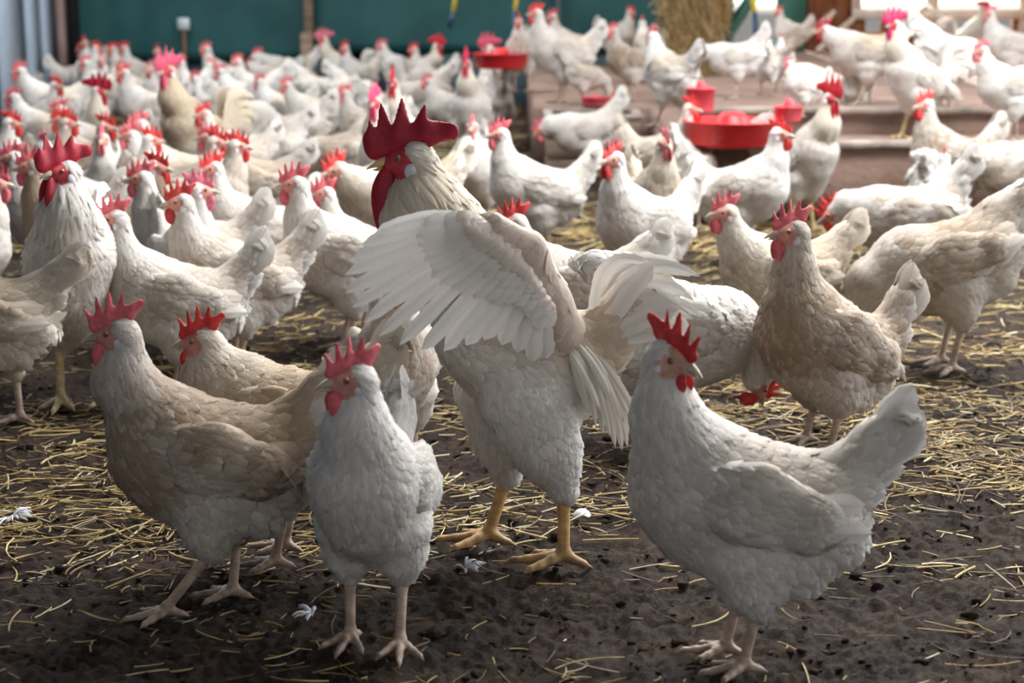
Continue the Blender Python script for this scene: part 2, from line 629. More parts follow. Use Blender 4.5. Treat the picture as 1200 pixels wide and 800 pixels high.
def ellipsoid(mb, c, r, R=np.eye(3), n=14, m=10, col=(1, 1, 1, 0), deform=None):
    th = np.linspace(0, 2 * np.pi, n, endpoint=False)
    ph = np.linspace(0, np.pi, m + 1)[1:-1]
    U = [(0, 0, 1.0)] + [(math.sin(p) * math.cos(t), math.sin(p) * math.sin(t), math.cos(p)) for p in ph for t in th] + [(0, 0, -1.0)]
    U = np.array(U)
    X = U * np.array(r)
    if deform:
        X = deform(U, X)
    X = X @ R.T + np.array(c)
    k = m - 1
    Q = [(1 + i * n + j, 1 + (i + 1) * n + j, 1 + (i + 1) * n + (j + 1) % n, 1 + i * n + (j + 1) % n) for i in range(k - 1) for j in range(n)]
    T = [(0, 1 + j, 1 + (j + 1) % n) for j in range(n)] + [(len(U) - 1, 1 + (k - 1) * n + (j + 1) % n, 1 + (k - 1) * n + j) for j in range(n)]
    mb.add(X, Q, T, col=col)


WHITE = np.array([0.80, 0.765, 0.72])
CREAM = np.array([0.77, 0.69, 0.56])
TAN = np.array([0.62, 0.50, 0.37])
SHANK = np.array([0.50, 0.37, 0.28])
SKIN = np.array([0.62, 0.27, 0.22])

# comb outlines in the head's own frame: spikes (x0, z0, x1, z1, r0, r1), base lobe
COMBS = {
    'hen': dict(base=[(0.024, 0.012, -0.020, 0.026, 0.0085, 0.011)],
                spikes=[(0.022, 0.016, 0.030, 0.036, 0.006, 0.0022), (0.012, 0.022, 0.016, 0.048, 0.0065, 0.0022), (0.000, 0.026, 0.000, 0.055, 0.007, 0.0022),
                        (-0.012, 0.028, -0.017, 0.053, 0.007, 0.0022), (-0.022, 0.029, -0.036, 0.040, 0.009, 0.0055)], thick=2.6),
    'small': dict(base=[(0.022, 0.012, -0.014, 0.022, 0.0065, 0.008)],
                  spikes=[(0.020, 0.014, 0.026, 0.028, 0.005, 0.0018), (0.010, 0.018, 0.013, 0.036, 0.005, 0.0018), (0.000, 0.021, -0.001, 0.040, 0.0055, 0.0018),
                          (-0.009, 0.022, -0.014, 0.037, 0.0055, 0.002), (-0.015, 0.023, -0.026, 0.029, 0.006, 0.003)], thick=2.4),
    'big': dict(base=[(0.026, 0.014, -0.022, 0.030, 0.010, 0.014), (0.026, 0.016, 0.026, 0.024, 0.011, 0.010)],
                spikes=[(0.030, 0.020, 0.040, 0.044, 0.007, 0.002), (0.018, 0.026, 0.021, 0.062, 0.009, 0.002), (0.003, 0.030, 0.000, 0.068, 0.010, 0.002),
                        (-0.013, 0.033, -0.020, 0.062, 0.010, 0.002), (-0.026, 0.033, -0.046, 0.046, 0.012, 0.007)], thick=3.0),
    'rooster': dict(base=[(0.040, 0.022, -0.030, 0.036, 0.020, 0.019), (0.044, 0.018, 0.046, 0.032, 0.014, 0.016)],
                    spikes=[(0.046, 0.035, 0.050, 0.058, 0.011, 0.003), (0.028, 0.040, 0.033, 0.084, 0.014, 0.0025), (0.004, 0.045, 0.002, 0.090, 0.015, 0.0025),
                            (-0.022, 0.045, -0.030, 0.078, 0.014, 0.003), (-0.035, 0.040, -0.066, 0.040, 0.018, 0.013)], thick=3.6),
}


def build_bird(name, P):
    """all meshes of one pose of a hen or a rooster, standing at the origin, beak towards +x"""
    rng = np.random.RandomState(P.get('seed', 1))
    hen = not P.get('rooster')
    g = P.get('size', 1.0)                     # body girth
    bp = math.radians(P.get('pitch', 0))       # body pitch about the hips
    hip = np.array(P.get('hip', (0, 0, 0.20)), float)
    Rb = rotm(0, bp)
    ls = P.get('blen', 1.0)

    def B(x, y, z):
        return hip + Rb @ (np.array((x * ls, y, z - 0.20)) * g)

    H = np.array(P['head'], float)
    Rh = rotm(math.radians(P.get('hyaw', 0)), math.radians(P.get('hpitch', 0)), math.radians(P.get('hroll', 0)))
    hs = P.get('hscale', 1.0)

    def HL(x, y, z):
        return H + Rh @ (np.array((x, y, z)) * hs)
    back = Rb @ np.array([-1.0, 0, 0.05])
    prims = []
    add = prims.append
    add(Prim(B(-0.060, 0, 0.212), B(0.055, 0, 0.235), 0.064 * g, 0.075 * g, (1, 1.08, 1), 0.03, back, 0.030, 0.011, 1, 0.07, dirt=0.9))
    add(Prim(B(0.085, 0, 0.225), B(0.098, 0, 0.262), 0.055 * g, 0.046 * g, (1, 1.0, 1), 0.04, Rb @ np.array([-0.6, 0, -0.8]), 0.020, 0.0085, 1, 0.05, dirt=1.0))
    bl = P.get('belly', 1.0)
    add(Prim(B(0.050, 0, 0.180 + 0.03 * (1 - bl)), B(-0.02, 0, 0.165 + 0.04 * (1 - bl)), 0.048 * g * bl, 0.050 * g * bl, (1, 1, 1), 0.03, Rb @ np.array([-0.8, 0, -0.4]), 0.021, 0.009, 1, 0.08, dirt=0.35))
    fl = P.get('fluff', 1.0)
    add(Prim(B(-0.060, 0, 0.175), B(-0.100, 0, 0.200), 0.052 * g * fl, 0.040 * g * fl, (1, 1.0, 1), 0.03, Rb @ np.array([-0.6, 0, -0.8]), 0.030, 0.009, 1, 0.26, dirt=0.05))
    ta = math.radians(P.get('tail', 52))
    tdir = np.array([-math.cos(ta), 0, math.sin(ta)])
    troot = B(-0.112, 0, 0.262)
    add(Prim(B(-0.055, 0, 0.232), troot, 0.050 * g, 0.028 * g, (1, 1.0, 1), 0.035, back * 0.6 + tdir * 0.4, 0.034, 0.011, 1, 0.06, dirt=0.8))
    add(Prim(troot, troot + tdir * 0.072 * g, 0.036 * g, 0.025 * g, (1, 1.65, 1), 0.03, tdir, 0.042, 0.012, 1.1, 0.08, dirt=0.3))
    # neck
    npts = [B(0.075, 0, 0.262)] + [np.array(p, float) for p in P.get('neck', [])] + [HL(-0.012, 0, -0.006)]
    nr = [0.052 * g] + list(P.get('nrad', [])) + [0.0215 * hs]
    hk = (0.026, 0.0060) if hen else (0.060, 0.0055)
    ncol = P.get('neckcol')
    for i in range(len(npts) - 1):
        a, b = npts[i], npts[i + 1]
        ln = hk if i > 0 else (hk[0] * 0.95, hk[1] * 1.5)
        add(Prim(a, b, nr[i], nr[i + 1], (1, 1.05, 1), 0.022, a - b, ln[0], ln[1], 1.25, 0.045, col=ncol, dirt=0.55 if i else 0.8))
    # head
    hb = Rh @ np.array([-1.0, 0, -0.25])
    add(Prim(HL(-0.008, 0, 0.001), HL(0.010, 0, -0.001), 0.0200 * hs, 0.0150 * hs, (1, 1, 1), 0.010, hb, 0.014, 0.0038, 1.2, 0.03, dirt=0.3))
    add(Prim(HL(0.010, 0, -0.003), HL(0.021, 0, -0.004), 0.0125 * hs, 0.0088 * hs, (1, 1, 1), 0.006, hb, 0.008, 0.003, 0.1, 0.03))
    body_prims = list(prims)
    # legs
    legs, leg_prims, thigh_prims = P['legs'], [], []
    lr = P.get('lr', 1.0)
    for L in legs:
        hp, hock, foot, yaw = np.array(L['hip'], float), np.array(L['hock'], float), np.array(L['foot'], float), math.radians(L.get('yaw', 0))
        kn = hp + (hock - hp) * 0.55
        fd = (hock - hp)
        tb = P.get('thigh', 0.046) * g
        thigh_prims.append(Prim(hp, kn, tb, tb * 0.68, (1, 1.15, 1), 0.025, fd + np.array([-0.03, 0, 0]), 0.022, 0.0075, 1, 0.10, dirt=0.25))
        thigh_prims.append(Prim(kn, hock, tb * 0.66, 0.0135 * lr, (1, 1.1, 1), 0.015, fd, 0.020, 0.006, 1, 0.09, dirt=0.4))
        ank = foot + np.array([0, 0, 0.016 * lr])
        lp = lambda a, b, r0, r1, k=0.004: leg_prims.append(Prim(a, b, r0 * lr, r1 * lr, k=k))
        lp(kn * 0.2 + hock * 0.8, hock, 0.009, 0.0098)
        lp(hock, hock * 0.75 + ank * 0.25, 0.0098, 0.0072)
        lp(hock * 0.75 + ank * 0.25, ank, 0.0072, 0.0068)
        lp(ank, ank + np.array([0, 0, -0.003]), 0.0088, 0.0085)
        for ang, tl in ((-38, 0.041), (2, 0.055), (40, 0.043), (172, 0.022)):
            tl *= lr * P.get('toe', 1.0)
            a = yaw + math.radians(ang)
            d = np.array([math.cos(a), math.sin(a), 0])
            curl = L.get('curl', 0.0)
            z1, z2, z3 = 0.010 * lr, 0.0066 * lr, 0.0052 * lr
            p0 = np.array([ank[0], ank[1], ank[2] - 0.004])
            if ang == 172:
                p0 = p0 + np.array([0, 0, 0.006 * lr])
            q1, q2, q3 = p0 + d * tl * 0.36, p0 + d * tl * 0.7, p0 + d * tl
            q1[2], q2[2], q3[2] = foot[2] + z1, foot[2] + z2, foot[2] + z3
            lp(p0, q1, 0.0062, 0.0056)
            lp(q1, q2, 0.0058, 0.0048)
            lp(q2, q3, 0.0050, 0.0038)
            q4 = q3 + d * 0.010 * lr
            q4[2] = foot[2] + 0.001
            lp(q3, q4, 0.0032, 0.0012)
    allp = body_prims + thigh_prims
    V, Q = surface_nets(allp, 0.0052)
    mb = MB()
    Hinv = Rh.T

    def face(Pp):
        q = (Pp - H) @ Hinv.T / hs
        f = ((q[:, 0] - 0.011) / 0.0195) ** 2 + ((q[:, 2] + 0.003) / 0.0165) ** 2
        crown = (q[:, 2] > 0.012) & (q[:, 0] > -0.004)
        return ((f < 1.0) | (crown & (q[:, 0] > 0.0))) & (np.linalg.norm(q, axis=1) < 0.04)

    tanw = P.get('tan', 0.3)

    def colf(Pp):
        n = vnoise(Pp[:, 0] * 24 + 7, Pp[:, 2] * 24 + Pp[:, 1] * 13, P.get('seed', 1))
        q = (Pp - hip) @ Rb / g
        onback = np.clip((q[:, 2] - 0.015) / 0.05, 0, 1) * np.clip((0.09 - q[:, 0]) / 0.06, 0, 1) * np.clip((q[:, 0] + 0.14) / 0.04, 0, 1)
        w = np.clip(onback * tanw * (0.5 + n), 0, 1)[:, None]
        c = WHITE * (1 - w) + TAN * w
        if ncol is not None:
            dn = np.min([p.d(Pp) for p in body_prims if p.col is not None], 0)
            wn_ = np.clip(1 - dn / 0.012, 0, 1)[:, None]
            c = c * (1 - wn_) + np.array(ncol) * wn_
        return c
    fc = face(V)
    base = colf(V)
    base[fc] = np.array(P.get('face', SKIN))
    dirtv = np.where(fc, 0.0, 0.45)
    fm = fc[Q].sum(1) >= 3
    cc = np.hstack([base, dirtv[:, None]])
    mb.add(V, Q[~fm], col=cc, mi=0)
    mb.q.append(Q[fm])
    mb.mq.append(np.full(int(fm.sum()), 1))
    # small wrinkles of the face skin come from the bump of the skin material
    scatter(mb, allp, V, Q, P.get('nf', 3000), rng, lambda X: ~face(X), colf, None, P.get('relief', 1.0))
    LV, LQ = surface_nets(leg_prims, 0.0024, 0.006)
    legc = np.array(P.get('shank', SHANK), float)
    low = np.clip(1 - LV[:, 2] / (0.05 * lr), 0, 1)[:, None] * vnoise(LV[:, 0] * 90, LV[:, 1] * 90 + LV[:, 2] * 60, 9)[:, None] * 1.3
    lc = legc * (1 - low * 0.75) + np.array([0.12, 0.075, 0.05]) * low * 0.75
    # rings of scutes down the shank
    lc = lc * (0.95 + 0.08 * (np.sin(LV[:, 2:3] * 900 / lr) > -0.3))
    mb.add(LV, LQ, col=np.hstack([lc, np.zeros((len(LV), 1))]), mi=1)
    out = {'body': mb.mesh(name + '_body', [M_FEATHER, M_SKIN])}
    # wings, folded
    out['wing'] = []
    wy = P.get('wingy', 1.0)
    for side in P.get('wings', (1, -1)):
        wp = []
        wf = Rb @ np.array([-1.0, 0, -0.12 + P.get('wdroop', 0)])
        W = lambda x, y, z: B(x, y * side * wy, z)
        wp.append(Prim(W(0.070, 0.055, 0.245), W(0.005, 0.066, 0.236), 0.034 * g, 0.046 * g, (1, 2.6, 1), 0.02, wf, 0.024, 0.0095, 1.1, 0.04, dirt=0.7))
        wp.append(Prim(W(0.005, 0.066, 0.236), W(-0.065, 0.060, 0.222), 0.046 * g, 0.034 * g, (1, 2.8, 1), 0.02, wf, 0.040, 0.011, 1.1, 0.03, dirt=0.9))
        wp.append(Prim(W(-0.065, 0.060, 0.222), W(-0.125, 0.040, 0.216), 0.033 * g, 0.012 * g, (1, 3.0, 1), 0.02, wf, 0.050, 0.011, 1.1, 0.03, dirt=0.6))
        WV, WQ = surface_nets(wp, 0.0050)
        wb = MB()
        wb.add(WV, WQ, col=np.hstack([colf(WV), np.full((len(WV), 1), 0.5)]), mi=0)
        scatter(wb, wp, WV, WQ, P.get('nw', 420), rng, None, colf, side, P.get('relief', 1.0))
        nn = np.array([0.0, side, 0.15])
        for i in range(9):                      # flight feathers along the lower edge, tips under the tail
            f = i / 8
            a = W(0.01 - 0.055 * f, 0.074, 0.208 + 0.004 * f)
            b = W(-0.07 - 0.075 * f, 0.052 - 0.008 * f, 0.188 + 0.028 * f)
            m = (a + b) / 2 + nn * 0.012 * g
            vane(wb, [a, m, b], nn, 0.0115 * g, WHITE * rng.uniform(0.9, 1.0), dirt=0.45, rng=rng, rag=0.06)
        for i in range(8):                      # secondaries over them
            f = i / 7
            a = W(-0.02 - 0.02 * f, 0.076, 0.222 + 0.030 * f)
            b = W(-0.115 - 0.018 * f, 0.052 - 0.02 * f, 0.206 + 0.040 * f)
            m = (a + b) / 2 + nn * 0.011 * g
            vane(wb, [a, m, b], nn + np.array([0, 0, 0.3 * f]), 0.013 * g, colf(((a + b) / 2)[None])[0] * rng.uniform(0.93, 1.03), dirt=0.7, rng=rng, rag=0.05)
        out['wing'].append(wb.mesh(name + '_wing', [M_FEATHER]))
    # tail
    tb = MB()
    tl = P.get('tlen', 0.125) * g
    spread = P.get('tspread', 1.0)
    if hen:
        for side in (1, -1):
            for i in range(8):
                f = i / 7
                el = ta + math.radians(9 - 24 * f * spread)
                d = np.array([-math.cos(el), side * 0.05 * f * spread, math.sin(el)])
                r = troot + np.array([0, side * (0.004 + 0.006 * f), 0]) + tdir * 0.018 * g
                L = tl * (1.0 - 0.22 * f) * rng.uniform(0.95, 1.04)
                bend = np.array([0, side * 0.010, 0])
                vane(tb, [r, r + d * L * 0.5 + bend, r + d * L], np.array([0.25, side, 0.0]), 0.0185 * g, WHITE * rng.uniform(0.94, 1.03), dirt=0.25 + 0.2 * rng.rand(), rng=rng, rag=0.06, ridge=0.1)
            for i in range(44):                 # coverts
                f = rng.rand()
                el = ta + math.radians(8 - 50 * f * spread)
                d = np.array([-math.cos(el), side * rng.uniform(0.0, 0.10), math.sin(el)])
                r = troot + np.array([0, side * rng.uniform(0.006, 0.018) * g, -0.02 * f * g]) + tdir * rng.uniform(-0.01, 0.02) * g
                L = rng.uniform(0.040, 0.080) * (1 - 0.35 * f) * g
                vane(tb, [r, r + d * L * 0.5 + np.array([0, side * 0.006, 0]), r + d * L - np.array([0, side * 0.004, 0.004])], np.array([0.2, side, 0.1]), 0.010 * g, WHITE * rng.uniform(0.95, 1.05), dirt=0.2, rng=rng, rag=0.10)
    else:
        tw, loose = P.get('tw', 1.0), P.get('loose', 0.0)
        for side in (1, -1):
            for i in range(9):                  # main feathers, upright fan
                f = i / 8
                el = ta + math.radians((16 - 50 * f) * spread)
                el += rng.normal(0, loose)
                d = np.array([-math.cos(el), side * (0.08 + abs(rng.normal(0, loose))), math.sin(el)])
                r = troot + np.array([0, side * (0.005 + 0.006 * f), 0])
                L = tl * 1.15 * rng.uniform(0.9, 1.05)
                vane(tb, [r, r + d * L * 0.5 + np.array([0, side * 0.01, 0.01]), r + d * L], np.array([0.2, side, 0]), 0.019 * g * tw, WHITE * rng.uniform(0.93, 1.02), dirt=0.3, rng=rng, rag=0.08)
            for i in range(13):                 # curved sickles
                f = i / 12
                el = ta + math.radians((24 - 60 * f) * spread) + rng.normal(0, loose * 1.5)
                L = tl * (1.55 - 0.8 * f) * rng.uniform(0.9, 1.1)
                r = troot + np.array([0, side * rng.uniform(0.006, 0.02), 0.004])
                d = np.array([-math.cos(el), side * rng.uniform(0.02, 0.18), math.sin(el)])
                m = r + d * L * 0.55 + np.array([-0.006, 0, 0.012])
                e = r + d * L * 0.75 + np.array([-L * 0.38, side * 0.01, -L * (0.10 + 0.25 * f)])
                vane(tb, [r, m, e], np.array([0.1, side, 0.25]), 0.0135 * g * tw, (WHITE * (1 - 0.5 * f) + CREAM * 0.5 * f) * rng.uniform(0.94, 1.04), dirt=0.3, rng=rng, rag=0.08, prof=np.interp(np.linspace(0, 1, 13), [0, 0.2, 0.7, 0.92, 1], [0.2, 0.8, 1, 0.55, 0.04]))
            for i in range(70):                 # long saddle feathers falling beside the tail root
                x = rng.uniform(-0.12, -0.03)
                a = B(x, side * rng.uniform(0.010, 0.045), 0.268 - 0.10 * abs(x + 0.07))
                e = a + Rb @ np.array([-0.070, side * rng.uniform(0.01, 0.05), rng.uniform(-0.075, -0.035)]) * g * rng.uniform(0.6, 1.2)
                vane(tb, [a, (a + e) / 2 + np.array([-0.004, side * 0.016, 0.006]), e], np.array([-0.2, side, 0.3]), 0.0042 * g, (CREAM * 0.4 + WHITE * 0.6) * rng.uniform(0.93, 1.05), dirt=0.3, rng=rng)
    out['tail'] = tb.mesh(name + '_tail', [M_FEATHER])
    # comb
    cm = COMBS[P.get('comb', 'hen')]
    cps = []
    cscale = P.get('cscale', 1.0)
    th = cm['thick']
    for x0, z0, x1, z1, r0, r1 in cm['base'] + cm['spikes']:
        f = cscale
        cps.append(Prim((x0 * f, 0, z0 * f), (x1 * f, 0, z1 * f), r0 * f, r1 * f, (1, th, 1), 0.004))
    CV, CQ = surface_nets(cps, 0.0020 if cscale * hs < 1.4 else 0.0026, 0.004)
    lean = P.get('lean', 0.0)
    yy = CV[:, 1] * (1 + 0.0 * CV[:, 0]) + lean * np.maximum(CV[:, 2] - 0.02, 0) + 0.0022 * np.sin(CV[:, 0] * 190) * np.clip(CV[:, 2] / 0.04, 0, 1)
    if lean:
        CV[:, 2] -= abs(lean) * 0.35 * np.maximum(CV[:, 2] - 0.02, 0)
    CV[:, 1] = yy
    cb = MB()
    sh = 0.92 + 0.22 * vnoise(CV[:, 0] * 300, CV[:, 2] * 300, 5)
    cb.add((CV * hs) @ Rh.T + H, CQ, col=np.hstack([np.repeat(sh[:, None], 3, 1), np.zeros((len(CV), 1))]))
    out['comb'] = cb.mesh(name + '_comb', [M_COMB])
    # wattles
    out['wattle'] = []
    wl = P.get('wattle', (0.0135, 0.0045, 0.0185))
    for side in (1, -1):
        wb = MB()

        def df(U, X, side=side, wl=wl):
            t = (1 - U[:, 2]) / 2
            X = X.copy()
            X[:, 0] *= 0.62 + 0.5 * t
            X[:, 1] *= 1 + 0.25 * np.sin(U[:, 0] * 5)
            X[:, 1] += side * 0.15 * wl[0] * t
            X[:, 0] += 0.15 * wl[0] * np.sin(U[:, 2] * 3)
            return X
        ellipsoid(wb, HL(0.019 + P.get('wfwd', 0), side * (0.0055 + 0.1 * wl[0]), -0.010 - wl[2] * 0.88), np.array(wl) * hs, Rh, 16, 12, deform=df)
        out['wattle'].append(wb.mesh(name + '_wattle', [M_COMB]))
    out['earlobe'] = []
    el = P.get('lobe', 1.0)
    for side in (1, -1):
        wb = MB()
        ellipsoid(wb, HL(-0.0075, side * 0.0195 * (0.75 + 0.25 * el), -0.0115 * (1 + 0.3 * (el - 1))), np.array([0.0075, 0.0040, 0.0095]) * hs * el, Rh @ rotm(0, -0.25), 12, 8, col=(0.70, 0.66, 0.72, 0))
        out['earlobe'].append(wb.mesh(name + '_earlobe', [M_SKIN]))
    out['eye'] = []
    for side in (1, -1):
        wb = MB()
        c = HL(0.0085, side * 0.0152, 0.0042)
        r = 0.0046 * hs
        # sphere with its pole looking out sideways: pupil, iris, rim
        Re = Rh @ np.array([[1, 0, 0], [0, 0, side], [0, -side, 0]], float)
        n, rings = 16, [(0.0, (0.005, 0.004, 0.004)), (0.45, (0.005, 0.004, 0.004)), (0.52, (0.42, 0.17, 0.05)), (0.80, (0.36, 0.14, 0.05)), (0.92, (0.05, 0.02, 0.02)), (1.2, (0.4, 0.2, 0.17)), (1.57, (0.5, 0.25, 0.2))]
        th_ = np.linspace(0, 2 * np.pi, n, endpoint=False)
        Vv, Cc = [], []
        for a, co in rings:
            for t in th_:
                Vv.append((math.sin(a) * math.cos(t) * r, math.sin(a) * math.sin(t) * r, math.cos(a) * r))
                Cc.append((*co, 0))
        Vv = np.array(Vv) @ Re.T + c
        Qq = [(i * n + j, (i + 1) * n + j, (i + 1) * n + (j + 1) % n, i * n + (j + 1) % n) for i in range(len(rings) - 1) for j in range(n)]
        wb.add(Vv, Qq, col=np.array(Cc))
        out['eye'].append(wb.mesh(name + '_eye', [M_EYE]))
    # beak: upper and lower mandible
    wb = MB()
    bc = np.array(P.get('beak', (0.42, 0.33, 0.25)))
    for up in (1, 0):
        k, n = 9, 12
        t = np.linspace(0, 1, k)
        ln = 0.028 if up else 0.020
        cx = 0.019 + ln * t
        cz = (-0.001 - 0.0075 * t ** 2.2) if up else (-0.0068 - 0.0025 * t)
        rw = (0.0080 if up else 0.0062) * (1 - t ** 1.8) + 0.0004
        rh = (0.0078 if up else 0.0036) * (1 - t ** 1.8) + 0.0004
        th_ = np.linspace(0, 2 * np.pi, n, endpoint=False)
        X = np.stack([np.repeat(cx[:, None], n, 1), rw[:, None] * np.cos(th_), cz[:, None] + rh[:, None] * np.sin(th_) * np.where(np.sin(th_) < 0, 0.6 if up else 1.0, 1.0)], -1).reshape(-1, 3)
        X = (X * hs) @ Rh.T + H
        Qq = [(i * n + j, i * n + (j + 1) % n, (i + 1) * n + (j + 1) % n, (i + 1) * n + j) for i in range(k - 1) for j in range(n)]
        cl = np.repeat((bc[None] * (0.75 + 0.45 * (t[:, None] if P.get('beaktip', 0) else 1 - 0.3 * t[:, None]))), n, 0)
        wb.add(X, Qq, col=np.hstack([cl, np.zeros((len(cl), 1))]))
    out['beak'] = wb.mesh(name + '_beak', [M_HORN])
    out['head'] = H
    return out


def leg(side, hipx=0.0, hx=-0.012, fx=0.006, y=0.038, hz=0.100, hipz=0.165, yaw=0, fy=None, fz=0.0):
    return dict(hip=(hipx, side * y, hipz), hock=(hx, side * y, hz), foot=(fx, side * (y if fy is None else fy), fz), yaw=yaw + side * 8)


def std_legs():
    return [leg(1), leg(-1)]
# ---------------------------------------------------------------- poses
def walk_legs(a=0.05, b=-0.05):
    return [leg(1, hx=-0.012 + a * 0.3, fx=a, fy=0.036), leg(-1, hx=-0.02 + b * 0.5, fx=b, fy=0.036)]


